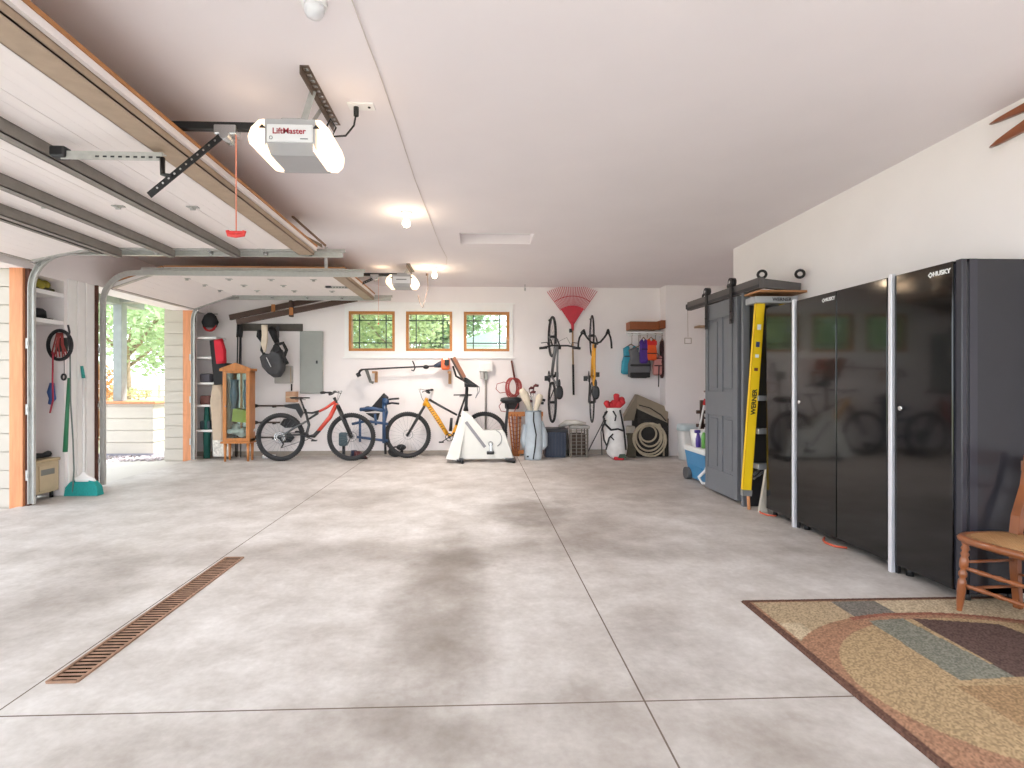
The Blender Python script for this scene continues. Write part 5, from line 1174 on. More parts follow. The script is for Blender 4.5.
# tan folding box with the hose reel
Yb = 8.45; qb = lambda a, b, dy=0: P(a, b, Y=Yb+dy)
TAN = mat('olive_tan_canvas', '#8b8070', .85, var=.08); TAN2 = mat('olive_tan_lid', '#9a8f7d', .85, var=.06)
root = thing('canopy_bin', (qb(647, 458).x, Yb, 0), 'olive-tan slanted canvas lid propped over a dark bin in the back right corner', 'bin')
g = G(); A = [qb(622, 421), qb(637.7, 394.5), qb(637, 407), qb(634, 420.5)]
g.add([tuple(p) for p in A]+[tuple(p+Vector((0, .16, 0))) for p in A], [(0, 1, 2, 3), (7, 6, 5, 4), (0, 4, 5, 1), (1, 5, 6, 2), (2, 6, 7, 3), (3, 7, 4, 0)]); g.build('side_flap', TAN, root)
g = G(); A = [qb(637.7, 394.5, .1), qb(668.5, 407.8, .1), qb(667.5, 421, -.1), qb(637, 407, -.1)]
n_ = Vector((0, .0, -.03)); g.add([tuple(p) for p in A]+[tuple(p+n_) for p in A], [(0, 1, 2, 3), (7, 6, 5, 4), (0, 4, 5, 1), (1, 5, 6, 2), (2, 6, 7, 3), (3, 7, 4, 0)]); g.build('lid_panel', TAN2, root)
G().tube([qb(639, 405, -.12), qb(650, 408, -.13), qb(661, 415, -.13), qb(666, 421, -.12)], .010, 6).build('lid_cord', mat('dark_piping', '#3b3631', .8), root)
G().rbox((qb(636.5, 0).x, Yb-.06, 0), (qb(667.5, 0).x, 8.72, qb(0, 420).z), .01).build('bin_body', mat('bin_dark', '#33302d', .8, var=.3, scale=12), root)
G().prism(pxpoly([(637, 408), (666, 421), (666, 424), (637, 420)], Yb), Yb-.05, Yb+.2, 'y').build('under_lid_shade', mat('bin_dark', '#33302d', .8), root)  # dark slab stands in for the shade under the lid
root = thing('hose', (qb(648.8, 458).x, 8.3, 0), 'coiled beige garden hose hanging in front of the dark bin in the corner', 'hose'); g = G(); c0 = P(648.8, 438.5, Y=8.28)
HOSE = mat('beige_hose', '#b3a690', .6, var=.06)
pts = []
for k in range(5*28):
    t = 2*pi*k/28; f_ = k/28; R = .268-.012*f_-.035*max(0, f_-2)+.006*sin(t*.7); pts.append((c0.x+R*sin(t)*.98+.012*sin(f_*2.2), 8.24+.018*f_, c0.z+R*cos(t)+.03*max(0, f_-2)-.02*(f_ < 1)))
g.tube(pts, .0155, 8); g.tube([pts[-1], (c0.x+.2, 8.35, c0.z+.22), (c0.x+.27, 8.34, c0.z+.05), (c0.x+.26, 8.33, .02)], .016, 8); g.build('coil', HOSE, root)
tag(G().rbox((P(627.5, 0, Y=8.5).x, 8.44, .0), (P(634.5, 0, Y=8.5).x, 8.6, P(0, 428, Y=8.5).z), .02).build('white_jug', mat('jug_white', '#b6aea4', .5)), 'dull white tub between the white golf bag and the hose', 'tub')
tag(G().rbox((P(627.5, 0, Y=8.3).x, 8.28, 0), (P(636, 0, Y=8.3).x, 8.42, P(0, 436, Y=8.3).z), .02).build('dark_case', mat('case_dark', '#57503f', .7, var=.25)), 'dark olive case standing behind the white golf bag', 'case')
# coat rail with life vests
Yc = 8.62; qc = lambda a, b, dy=0: P(a, b, Y=Yc+dy)
root = thing('coat_shelf', qc(648, 328), 'brown wooden shelf block with a white rod on the back wall near the corner', 'shelf')
a = qc(630, 329.3, -.1); b = qc(659, 322.8, -.1)
RW = mat('red_brown_shelf', '#8d4f2c', .5, var=.1, scale=8)
G().rbox((a.x, 8.52, a.z), (b.x, YB, b.z+.02), .004).build('shelf_board', RW, root); G().rbox((b.x+.004, 8.44, a.z+.01), (3.085, YB, b.z+.035), .004).build('shelf_board', RW, root)
zr = qc(0, 332.5).z; G().cyl((qc(628, 0).x, Yc, zr), (3.09, Yc, zr), .010, n=8).build('rod', WHITE, root)
G().bar((qc(631, 0).x, YB, zr), (qc(631, 0).x, Yc-.01, zr), .015, .03).build('rod_bracket', WHITE, root)
G().rbox((qc(628, 0).x, 8.58, zr+.02), (3.09, YB, zr+.045), .004).build('white_ledge', WHITE, root)
HG = mat('hanger_wood', '#8a6f58', .5)
def vest(xp, w, top, bot, col, label, dy=0, tilt=0, sleeves=None, parts=()):
    w0 = qc(xp, 333, dy); root = thing('life_vest', (w0.x, Yc+dy, qc(0, bot).z), label, 'life vest' if 'vest' in label else 'garment', None)
    sx = w/.36
    g = G(); g.torus((w0.x, Yc, zr+.003), .016, .004, axis=(0, 1, 0), n=14, m=5, a0=-2.2, a1=2.2); z0 = qc(0, top).z
    g.tube([(w0.x, Yc, zr-.01), (w0.x, Yc, z0+.03)], .004, 5); g.tube([(w0.x-w*.5, Yc+dy, z0-.05), (w0.x, Yc+dy, z0+.03), (w0.x+w*.5, Yc+dy, z0-.05)], .010, 6); g.build('hanger', HG, root)
    zb_ = qc(0, bot).z; h = z0-zb_; m = mat('vest_'+col, col, .7, var=.08, bump=.1)
    prof = [(-.5, .10), (-.32, .02), (-.18, .0), (-.10, .16), (.10, .16), (.18, 0), (.32, .02), (.5, .10), (.42, .35), (.5, .55), (.48, .95), (.3, 1.0), (-.3, 1.0), (-.48, .95), (-.5, .55), (-.42, .35)]
    G().prism([(w0.x+a*w+tilt*b, z0-b*h) for a, b in prof], Yc+dy-.06, Yc+dy+.045, 'y', PUFF).build('body', m, root)
    for (k0, k1, cl) in parts:
        G().rbox((w0.x-w*.44+tilt*k0, Yc+dy-.072, z0-h*k1), (w0.x+w*.44+tilt*k0, Yc+dy-.04, z0-h*k0), .012).build('band', mat('band_'+cl, cl, .6), root)
    return root
vest(631, .26, 344, 374, '#3d9cb5', 'bright blue life vest at the left end of the rod', 0.05, -.05, parts=((.35, .4, '#2b4a55'),))
vest(640, .38, 346, 378, '#66666a', 'grey and black life vest hanging in front, with a black lower half', -.07, -.02, parts=((.82, .98, '#1a1a1c'), (.55, .62, '#1f1f22')))
vest(643.5, .13, 338, 363, '#4b2b86', 'narrow purple life vest between the grey and the orange ones', -.18, parts=((.4, .45, '#2b1a50'),))
vest(651, .18, 338, 360, '#e0571f', 'orange and red life vest hanging right of the purple one', -.19, parts=((.65, .7, '#3a1a18'), (.1, .3, '#c9221f')))
pinkv = vest(657, .15, 354, 375, '#cf8f8c', 'pink child life vest with dark straps, low on the rod', -.08, parts=((.15, .2, '#4a2226'), (.5, .56, '#4a2226'),))
vest(662, .07, 338, 378, '#402326', 'dark maroon garment at the right end of the rod', 0)
G().bar(qc(659, 366, -.155), qc(658.5, 387, -.155), .006, .035, up=(0, 1, 0)).build('dangling_strap', CH2, pinkv)
# ring pull on the bump-out wall
root = thing('pull_cord', P(688, 342, Y=6.275), 'thin pull cord with a square ring in front of the bump-out wall', 'pull cord')
w0 = P(687.5, 307, Y=6.275); w1 = P(688, 337, Y=6.275)
g = G(); g.tube([w0, w1], .003, 5); g.build('cord', mat('cord_beige', '#b8aba2', .7), root); c_ = P(688, 341, Y=6.275)
G().tube([c_+Vector((x, 0, z)) for x, z in ((-.04, -.03), (.04, -.03), (.04, .035), (-.04, .035))], .006, 6, closed=True).build('ring', mat('ring_beige', '#a8998f', .6), root)
# white bucket, cooler and cleaning things
Yd = 8.0; a = P(678.5, 458, Y=8.1); b = P(696, 424, Y=8.1); xx = (a.x+b.x)/2; rr = (b.x-a.x)/2
root = thing('white_bucket', (xx, 8.1, 0), 'tall white lidded bin against the bump-out wall behind the cooler', 'bin')
WP = mat('white_plastic', '#d9d9d8', .35, var=.03)
G().loft([(xx, 8.1, 0, rr*.86, rr*.86), (xx, 8.1, b.z-.1, rr, rr)], 24, p=3).build('tub', WP, root); G().loft([(xx, 8.1, b.z-.1, rr*1.06, rr*1.06), (xx, 8.1, b.z-.02, rr*1.06, rr*1.06), (xx, 8.1, b.z, rr*.9, rr*.9)], 24, p=3).build('lid', mat('lid_pale_blue', '#c6d3d8', .35), root)
root = thing('cooler', (2.88, 6.35, 0), 'blue wheeled cooler with a white lid behind the barn door', 'cooler')
CBL = mat('cooler_blue', '#3e7fab', .35, var=.04)
cx0, cx1, cy0, cy1 = 2.63, 3.03, 5.95, 6.52
g = G(); 
for (z0_, z1_, i0, i1) in ((.03, .36, .04, .0),):
    vs = [(cx0+i0, cy0+i0, z0_), (cx1-i0, cy0+i0, z0_), (cx1-i0, cy1-i0, z0_), (cx0+i0, cy1-i0, z0_), (cx0, cy0, z1_), (cx1, cy0, z1_), (cx1, cy1, z1_), (cx0, cy1, z1_)]
    g.add(vs, [(0,3,2,1),(4,5,6,7),(0,1,5,4),(1,2,6,5),(2,3,7,6),(3,0,4,7)])
g.build('tub', CBL, root); g = G(); g.rbox((cx0-.015, cy0-.015, .36), (cx1+.015, cy1+.015, .43), .02); g.build('lid', WP, root)
G().rbox((cx0+.008, cy0+.1, .18), (cx0+.03, cy1-.1, .20), .004).build('groove_band', CBL, root)
for y_ in (cy1-.06,): G().cyl((cx0-.02, y_, .075), (cx0+.05, y_, .075), .075, n=20).build('wheel', mat('wheel_grey', '#4b4b4c', .6), root)
G().tube([(cx0+.03, cy0-.01, .36), (cx0+.02, cy0-.05, .28), (cx0+.0, cy0-.04, .2), (cx0-.03, cy0+.08, .10), (cx0-.02, cy0+.02, .04), (cx0+.1, cy0-.03, .04)], .018, 8).build('handle', WP, root)
xg, yg, zg = 2.76, 6.30, .43
root = thing('white_caddy', (xg, yg, zg), 'white bag of cleaning bottles standing on the cooler lid', 'bag')
G().loft([(xg, yg, zg, .11, .10), (xg, yg, zg+.1, .13, .12), (xg, yg, zg+.2, .14, .12)], 14, p=3).build('bag_body', mat('white_bag_plastic', '#e6e6e4', .3, bump=.3), root)
G().torus((xg, yg, zg+.24), .11, .010, axis=(0, 1, 0), n=20, a0=-1.5, a1=1.5).build('handle', BLACK, root)
root = thing('spray_bottle', (2.665, 6.25, zg), 'purple spray bottle in front of the white bag on the cooler', 'bottle')
G().loft([(2.665, 6.2, zg, .03, .025), (2.665, 6.2, zg+.1, .032, .025), (2.665, 6.2, zg+.17, .014, .014)], 12).build('bottle', mat('purple_plastic', '#4d3a8c', .3), root); G().rbox((2.62, 6.185, zg+.17), (2.69, 6.215, zg+.21), .008).build('trigger', mat('purple_plastic', '#4d3a8c', .3), root)
root = thing('green_bottle', (2.69, 6.10, zg), 'small green bottle right of the purple spray bottle', 'bottle')
G().loft([(2.69, 6.10, zg, .028, .022), (2.69, 6.10, zg+.15, .028, .022), (2.69, 6.10, zg+.19, .012, .012)], 12).build('bottle', mat('green_plastic', '#6fb05a', .3), root); G().cyl((2.69, 6.10, zg+.19), (2.69, 6.10, zg+.215), .014, n=10).build('cap', WP, root)
root = thing('mop', (2.62, 6.75, 0), 'white-handled mop with a red collar leaning behind the cooler', 'mop')
m0 = P(697, 440, Y=6.85); m1 = P(707, 391.5, Y=6.7)
G().cyl(m1+(m0-m1)*1.0, m1, .013, n=8).build('handle', WP, root); G().cyl(m1+(m0-m1)*.15, m1+(m0-m1)*.27, .02, n=8).build('collar', REDM, root); G().cyl(m1-Vector((.04, 0, 0)), m1+Vector((.03, 0, 0)), .012, n=6).build('end', mat('mop_end', '#7a5a50', .6), root)
G().cyl(m0, m1+(m0-m1)*1.75, .013, n=8).build('lower_handle', WP, root)
root = thing('brown_stool', (3.3, 7.6, 0), 'dark brown wooden frame half hidden behind the barn door', 'frame')
for zz_ in (.55, .75): G().rbox((3.24, 7.58, zz_), (3.7, 7.62, zz_+.05), .005).build('rail', DKBROWN, root)
for x_ in (3.3, 3.65): G().rbox((x_, 7.58, 0), (x_+.05, 7.63, .95), .005).build('post', DKBROWN, root)
tag(G().rbox((3.58, 8.3, 2.11), (4.2, 8.49, 2.14), .004).build('wood_shelf', mat('thin_shelf', '#a88a6c', .6)), 'thin wooden shelf in the alcove, just left of the barn door top', 'shelf')

# ---------------------------------------------------------------- barn door, rails, ladder
BDG = mat('slate_grey_paint', '#6a6c71', .5, var=.03); BDL = mat('rail_grey', '#5c5857', .5, .2, var=.08); HW = mat('black_hardware', '#1f1d1e', .4, .4)
def barn_door(x, y0, y1, z0, z1, label):
    root = thing('barn_door', (x, (y0+y1)/2, z0), label, 'barn door'); g = G(); st_ = .12
    g.box((x, y0, z0), (x+.03, y1, z1)); g.build('panel', BDG, root)
    g = G()
    for a, b in ((y0, y0+st_*.7), (y1-st_*.5, y1)): g.rbox((x-.014, a, z0), (x, b, z1), .004)
    for a, b in ((z0, z0+.24), (.86, 1.12), (z1-.17, z1)): g.rbox((x-.014, y0+st_*.7, a), (x, y1-st_*.5, b), .004)
    ym = (y0+y1)/2; g.rbox((x-.014, ym-.045, z0+.24), (x, ym+.045, .86), .004); g.rbox((x-.014, ym-.045, 1.12), (x, ym+.045, z1-.17), .004); g.build('stile_frame', BDG, root)
    for a, b in ((y0+st_*.7, ym-.045), (ym+.045, y1-st_*.5)):
        for c_, d_ in ((z0+.24, .86), (1.12, z1-.17)): G().rbox((x-.010, a+.035, c_+.035), (x+.0, b-.035, d_-.035), .008).build('raised_panel', BDG, root)
    return root
barn_door(2.60, 5.10, 5.83, .03, 2.08, 'slate grey panelled barn door standing open left of the yellow ladder')
barn_door(2.66, 5.03, 5.75, .03, 2.03, 'second slate grey door directly behind the first one, only its edge showing')
def wheel_strap(y, x, zr, label):
    root = thing('door_hanger', (x, y, zr-.3), label, 'door hanger')
    g = G(); g.rbox((x-.012, y-.028, zr-.32), (x-.002, y+.028, zr+.12), .004); g.build('strap', HW, root)
    g = G(); g.cyl((x-.02, y, zr+.10), (x+.03, y, zr+.10), .045, n=18); g.build('roller', HW, root); G().cyl((x-.026, y, zr+.10), (x-.02, y, zr+.10), .018, n=12).build('axle', STEEL, root)
    for dz in (-.28, -.2): G().cyl((x-.02, y, zr+dz), (x-.012, y, zr+dz), .012, n=8).build('bolt', HW, root)
zr = 2.14
A = Vector((2.575, 6.25, zr)); B_ = Vector((2.625, 4.72, zr)); root = thing('sliding_rail', (2.6, 5.5, zr), 'thick brown-grey sliding rail above the barn door', 'rail')
G().bar(A+Vector((0, 0, -.0)), B_, .05, .10).build('track_bar', BDL, root); G().bar(A+Vector((-.026, 0, -.03)), B_+Vector((-.026, 0, -.03)), .008, .03).build('lip', DSTEEL, root)
G().rbox((A.x-.03, A.y, A.z-.03), (A.x+.03, A.y+.04, A.z+.03), .006).build('end_stop', HW, root)
A2 = Vector((2.63, 4.74, zr)); B2 = Vector((3.03, 4.80, zr-.03)); root = thing('sliding_rail', A2, 'shorter grey rail running back to the wall above the yellow ladder', 'rail')
G().bar(A2, B2, .05, .08).build('track_bar', BDL, root)
wheel_strap(5.74, 2.565, 2.13, 'black strap hanger with roller on the barn door, far one'); wheel_strap(5.18, 2.57, 2.13, 'black strap hanger with roller on the barn door, near one')
for (px, Yw, lb) in ((731.5, 5.35, 'black roller ring on the long rail between the strap hangers'), (762, 4.76, 'black roller ring where the two rails meet'), (800, 4.72, 'black roller ring at the wall end of the short rail'), (706, 6.0, 'black roller ring on the far part of the long rail')):
    w = P(px, 280, Y=Yw); zc = zr+.05+.035; tag(G().torus((w.x, Yw, zc), .034, .013, axis=(0.5, 1, 0), n=22, m=7).build('roller_ring', HW), lb, 'roller')
root = thing('door_frame_post', (2.72, 5.0, 0), 'grey upright post and top board behind the yellow ladder', 'post')
G().rbox((2.585, 4.985, 0), (2.655, 5.02, 2.09), .005).build('post', BDG, root)
G().box((2.655, 5.0, 0), (3.06, 5.02, 2.05)).build('end_panel', mat('dark_end_panel', '#2b2b2e', .4), root)
G().rbox((2.60, 4.72, 2.055), (3.06, 5.0, 2.075), .004).build('top_board', mat('plywood_edge', '#a9774c', .6), root)
# yellow step ladder leaning in the gap
YEL = mat('ladder_yellow', '#f0c81a', .4, var=.03); ALG = mat('ladder_aluminium', '#9fa0a2', .35, .5, var=.08)
lt = P(761, 300, Y=4.78); lb_ = P(747, 491, Y=4.86); root = thing('step_ladder', (lb_.x, 4.86, 0), 'yellow fibreglass step ladder leaning folded between the barn door and the black cabinets', 'ladder')
u_ = (lt-lb_).normalized(); rgt = Vector((1, 0, 0)); w_ = .085
def rail(o0, o1, name, m):
    g = G(); g.bar(o0, o1, w_, .012, up=(0, 1, 0)) if False else None
    g = G(); d = (o1-o0).normalized(); r_ = Vector((d.z, 0, -d.x)).normalized(); f_ = Vector((0, 1, 0))
    # channel: web faces the room, flanges turn back
    for (aa, bb, ff, gg) in ((-w_/2, w_/2, 0, .006), (-w_/2, -w_/2+.006, 0, .035), (w_/2-.006, w_/2, 0, .035)):
        vs = [e+r_*i+f_*j for e in (o0, o1) for (i, j) in ((aa, ff), (bb, ff), (bb, gg), (aa, gg))]
        g.add(vs, [(0,3,2,1),(4,5,6,7),(0,1,5,4),(1,2,6,5),(2,3,7,6),(3,0,4,7)])
    return g.build(name, m, root), d, r_
fr_, d_, r_ = rail(lb_, lt, 'side_rail', YEL)
text('WERNER', .06, BLACK, fr_, lb_+(lt-lb_)*.47+Vector((0, -.002, 0))+r_*.005, d_, -r_, name='lettering', bold=.002)
for (f0, hh, cl) in ((.86, .05, '#dfe3e6'), (.77, .05, '#2a3a6b'), (.71, .03, '#dfe3e6'), (.64, .03, '#6a3a2a')):
    c_ = lb_+(lt-lb_)*f0+Vector((0, -.002, 0)); G().bar(c_-d_*hh/2, c_+d_*hh/2, .035, .002, up=(0, 1, 0)).build('sticker', mat('sticker'+cl, cl, .5), fr_)
G().bar(lb_-d_*.045+Vector((0, .01, 0)), lb_+d_*.01+Vector((0, .01, 0)), w_*1.05, .045, up=(0, 1, 0)).build('shoe', ALG, root)
R2 = Vector((.36, .02, 0)); rail(lb_+R2+Vector((.06, 0, 0)), lt+Vector((.25, .02, 0)), 'side_rail', YEL)
a = P(754.5, 303, Y=4.76); b = P(797, 296.5, Y=4.76)
cp_ = G().rbox((a.x, 4.745, a.z), (b.x+.0, 4.93, b.z), .008).build('top_cap', mat('cap_grey', '#a3a5a8', .5), root)
text('WERNER', .045, BLACK, cp_, ((a.x+b.x)/2+.05, 4.7435, (a.z+b.z)/2), (1, 0, 0), (0, 0, 1), bold=.001)
for yy, sl in ((397, .02), (430, .02), (465, .02)):
    c_ = P(756, yy, Y=4.86); G().rbox((c_.x-.01, 4.80, c_.z-.035), (c_.x+.30, 4.90, c_.z+.015), .005).build('step', ALG, root)
c_ = P(757, 470, Y=4.85); e_ = P(767, 462, Y=4.85)
for k in range(2): G().bar(P(753, 479-k*4, Y=4.9), P(768, 468-k*4, Y=4.9), .02, .02).build('brace', STEEL, root)
G().cyl((lb_.x+.03, 4.88, 0), (lb_.x+.02, 4.88, .2), .015, n=8).build('rear_leg', mat('leg_orange', '#cf8d5d', .5), root)
G().prism([(P(757, 508, Y=4.8).x, 0), (P(762, 508, Y=4.8).x+.03, 0), (P(763, 470, Y=4.8).x+.01, .4)], 4.76, 4.79, 'y').build('spreader_bag', mat('clear_bag', '#b9b3a8', .4), root)

# ---------------------------------------------------------------- caned chair
CW = mat('chair_wood', '#8a502d', .35, var=.2, scale=10, coat=.4, bump=.05); CANE = mat('woven_cane', '#a07a50', .6, var=.3, scale=60)
ca = P(962, 612, Z=0); CX, CY = ca.x, ca.y; th = math.atan2(-.2, .98)
# local frame: a runs along the front edge toward the camera, b runs from front to back
ua = Vector((.19, -.982, 0)); ub = Vector((.982, .19, 0)); O = Vector((CX, CY, 0))
cc = lambda a, b, z: O+ua*a+ub*b+Vector((0, 0, z))
root = thing('caned_chair', cc(.2, .17, 0), 'brown wooden side chair with a caned seat on the rug, at the right edge', 'chair')
def turned(p, q, rs, name):
    n = len(rs); G().tube([p+(q-p)*(i/(n-1)) for i in range(n)], rs, 12).build(name, CW, root)
LG = [.010, .013, .017, .019, .014, .020, .014, .020, .016, .019, .020, .018]
SH = .405; Wd = .42; Dp = .33
for a_ in (0, Wd): turned(cc(a_, -.02, 0), cc(a_+(.02 if a_ == 0 else -.02), .0, SH-.02), [.010, .012, .013, .015, .016, .017, .018, .018, .019, .019, .0195, .019, .018, .012, .019, .019, .012, .018, .020, .020, .019, .014, .020, .013, .020, .014, .018, .018], 'front_leg')
for a_ in (.05, Wd-.05):
    g = G(); pts = [cc(a_, Dp-.01, 0), cc(a_, Dp-.03, .2), cc(a_, Dp-.035, SH-.03), cc(a_, Dp-.01, SH+.10), cc(a_, Dp+.045, SH+.26), cc(a_, Dp+.07, SH+.42)]
    vs = [];
    for i, p in enumerate(pts):
        w2 = [.015, .018, .02, .021, .018, .016][i]; h2 = [.013, .015, .017, .022, .017, .014][i]
        for (i_, j_) in ((-1, -1), (1, -1), (1, 1), (-1, 1)): vs.append(p+ua*i_*w2+ub*j_*h2)
    fs = [(0, 1, 2, 3), (23, 22, 21, 20)]+[(4*i+k, 4*i+(k+1) % 4, 4*i+4+(k+1) % 4, 4*i+4+k) for i in range(5) for k in range(4)]
    g.add(vs, fs); g.build('back_leg', CW, root)
RR = [.007, .010, .012, .013, .009, .014, .009, .014, .009, .013, .012, .010, .007]
for z_ in (.15, .24): turned(cc(.008, -.006, z_), cc(Wd-.008, -.006, z_), RR, 'front_rung')
for a_ in (.015, Wd-.015):
    for z_ in (.13, .27): turned(cc(a_, .02, z_), cc(a_+(.035 if a_ < .1 else -.035), Dp-.03, z_-.0), [.007, .008, .008, .007], 'side_rung')
turned(cc(.06, Dp-.03, .2), cc(Wd-.06, Dp-.03, .2), [.007, .009, .007], 'back_rung')
def seatpoly(k):
    pts = []
    for i in range(28):
        t = 2*pi*i/28; ct, st_ = cos(t), sin(t); x = math.copysign(abs(ct)**.55, ct)*(Wd/2+.035)*k; y = math.copysign(abs(st_)**.6, st_)*(Dp/2+.045)*k
        x *= 1-.10*(y/.2); pts.append((x, y))
    return pts
g = G(); vs = []; rings = [(.94, SH-.032), (1, SH-.022), (1.01, SH-.006), (.97, SH+.006), (.90, SH+.006), (.88, SH-.002)]
for k, z_ in rings:
    for x, y in seatpoly(k): vs.append(cc(Wd/2+x, Dp/2-.01+y, z_))
n = 28; fs = [tuple(range(n))[::-1]]+[(i*n+k, i*n+(k+1) % n, (i+1)*n+(k+1) % n, (i+1)*n+k) for i in range(5) for k in range(n)]
g.add(vs, fs, True); g.build('seat_rim', CW, root)
g = G(); g.add([cc(Wd/2+x, Dp/2-.01+y, SH+.002) for x, y in seatpoly(.94)]+[cc(Wd/2+x, Dp/2-.01+y, SH-.006) for x, y in seatpoly(.94)], [tuple(range(n)), tuple(range(n, 2*n))[::-1]]+[(k, (k+1) % n, n+(k+1) % n, n+k) for k in range(n)])
cane = g.build('cane_seat', CANE, root)
g = G()
for k in range(1, 26):
    f = -.5+k/26; hw = .195*math.sqrt(max(0.05, 1-(2*f)**4)); g.tube([cc(Wd/2+f*.44, Dp/2-.01-hw*.88, SH+.004), cc(Wd/2+f*.44, Dp/2-.01+hw*.88, SH+.004)], .0022, 4)
for k in range(1, 20):
    f = -.5+k/20; hw = .215*math.sqrt(max(.05, 1-(2*f)**4)); g.tube([cc(Wd/2-hw, Dp/2-.01+f*.36, SH+.0055), cc(Wd/2+hw, Dp/2-.01+f*.36, SH+.0055)], .0022, 4)
g.build('cane_strands', mat('cane_strand', '#b68c60', .55), cane)
for z0_, h_, am in ((SH+.36, .09, .0), (SH+.20, .045, .0)):
    g = G(); vs = []; m_ = 9
    for i in range(m_):
        t = i/(m_-1); a_ = .02+(Wd-.04)*t if z0_ > SH+.3 else .06+(Wd-.12)*t; bow = .03*sin(pi*t); bb_ = Dp+.03+(z0_-SH)*.1+bow
        hh = h_*(.6+.4*sin(pi*t))
        for (dz, db) in ((-hh/2, -.009), (hh/2, -.009), (hh/2, .009), (-hh/2, .009)): vs.append(cc(a_, bb_+db, z0_+dz))
    g.add(vs, [(0, 1, 2, 3), (4*m_-1, 4*m_-2, 4*m_-3, 4*m_-4)]+[(4*i+k, 4*i+(k+1) % 4, 4*i+4+(k+1) % 4, 4*i+4+k) for i in range(m_-1) for k in range(4)], False)
    g.build('back_rail', CW, root)

# ---------------------------------------------------------------- wooden blades on the right wall
BLD = mat('blade_wood', '#8a4a28', .35, var=.2, scale=6, coat=.3)
def blade(tipz, zc, L_, h, lb):
    yt = 2.99; pts = []
    for i in range(13): t = i/12; pts.append((yt-L_*t, tipz+(zc-tipz)*min(1, t*1.5)+h*(t**.55)*.5))
    for i in range(12, 0, -1): t = i/12; pts.append((yt-L_*t, tipz+(zc-tipz)*min(1, t*1.5)-h*(t**.7)*.5))
    tag(G().prism([(a, b) for a, b in pts], XR-.035, XR-.005, 'x', [(0, .93), (.4, 1), (1, 1)]).build('wooden_paddle', BLD), lb, 'paddle')
blade(2.755, 2.75, .5, .075, 'reddish brown wooden paddle blade high on the right wall, upper of two'); blade(2.617, 2.67, .5, .10, 'reddish brown wooden paddle blade high on the right wall, lower of two')

# ---------------------------------------------------------------- shelf nook between the bays
for k, (ya, lb) in enumerate(((293, 'white nook shelf between the bays, upper'), (322, 'white nook shelf between the bays, lower'))):
    z_ = P(60, ya, X=XL).z; z1_ = P(48, 291 if k == 0 else 320, X=XL).z
    zt__ = P(49, [290.5, 319][k], X=XL-.0).z; tag(G().rbox((XL-.31, 5.365, zt__-.045), (XL-.0, 5.755, zt__), .004).build('nook_shelf', WHITE), lb, 'shelf')
zs1 = P(49, 290.5, X=XL).z; zs2 = P(49, 319, X=XL).z
root = thing('hat', (XL-.12, 5.56, zs2), 'black felt hat on the lower nook shelf', 'hat')
G().loft([(XL-.13, 5.56, zs2, .12, .15), (XL-.13, 5.56, zs2+.012, .125, .155)], 20).build('brim', CH2, root); G().loft([(XL-.13, 5.56, zs2+.01, .08, .10), (XL-.13, 5.56, zs2+.09, .07, .09), (XL-.13, 5.56, zs2+.11, .05, .07), (XL-.13, 5.56, zs2+.09, .02, .03)], 18).build('crown', CH2, root)
root = thing('cloth_bundle', (XL-.12, 5.56, zs1), 'yellow-green cloth bundle on the upper nook shelf', 'cloth'); rnd = random.Random(9); g = G()
for k in range(7): g.sph((XL-.20+rnd.random()*.14, 5.44+k*.032, zs1+.05+rnd.random()*.05), (.05, .045, .045), 8, 6)
g.build('bundle', mat('olive_yellow', '#a39a3e', .8, var=.3, scale=14), root); G().rbox((XL-.2, 5.5, zs1), (XL-.06, 5.72, zs1+.04), .015).build('dark_base', mat('olive_dark', '#53513a', .8), root)
tag(G().loft([(XL-.22, 5.62, zs1+.04, .05, .05), (XL-.22, 5.62, zs1+.2, .055, .05), (XL-.22, 5.62, zs1+.26, .03, .03)], 12).build('white_jar', mat('white_jar', '#d9d5d3', .5)), 'white spotted jar behind the yellow-green bundle on the upper nook shelf', 'jar')
# bicycle helmet-like hoop, cords and tools hanging under the lower shelf on the far side of the nook
root = thing('racket', (XL-.14, 5.72, 1.5), 'round black hoop with red strings hanging in the nook below the hat', 'racket')
c_ = P(59, 345, Y=5.70); G().torus((c_.x, 5.71, c_.z), .155, .018, n=32, m=7, sx=.78).build('hoop', CH2, root); g = G()
for k in range(7): a_ = -.09+k*.03; g.tube([(c_.x+a_, 5.71, c_.z-.13), (c_.x+a_*.6+.02*sin(k*2), 5.70, c_.z), (c_.x+a_*.3, 5.71, c_.z+.13)], .007, 5)
g.build('red_strings', RCORD, root); G().rbox((c_.x-.05, 5.73, c_.z-.07), (c_.x+.06, 5.75, c_.z+.08), .02).build('dark_bag', mat('dark_green_bag', '#3c4540', .8), root)
G().cyl((c_.x, 5.75, c_.z+.155), (c_.x, 5.69, c_.z+.155), .006, n=6).build('hook', DSTEEL, root)
tag(G().tube([P(53, 352, Y=5.66), P(52.5, 380, Y=5.66), P(53, 400, Y=5.66), P(50, 413, Y=5.66)], .008, 6).build('red_strap', mat('crimson_strap', '#b0344a', .7)), 'red strap hanging down inside the nook', 'strap')
tag(G().tube([P(52, 383, Y=5.70), P(51, 392, Y=5.70), P(52.5, 399, Y=5.70), P(49.5, 404, Y=5.7)], [.02, .035, .03, .015], 8).build('blue_strap_bundle', mat('blue_strap', '#3a5f9c', .7)), 'blue strap bundle hanging beside the red strap in the nook', 'strap')
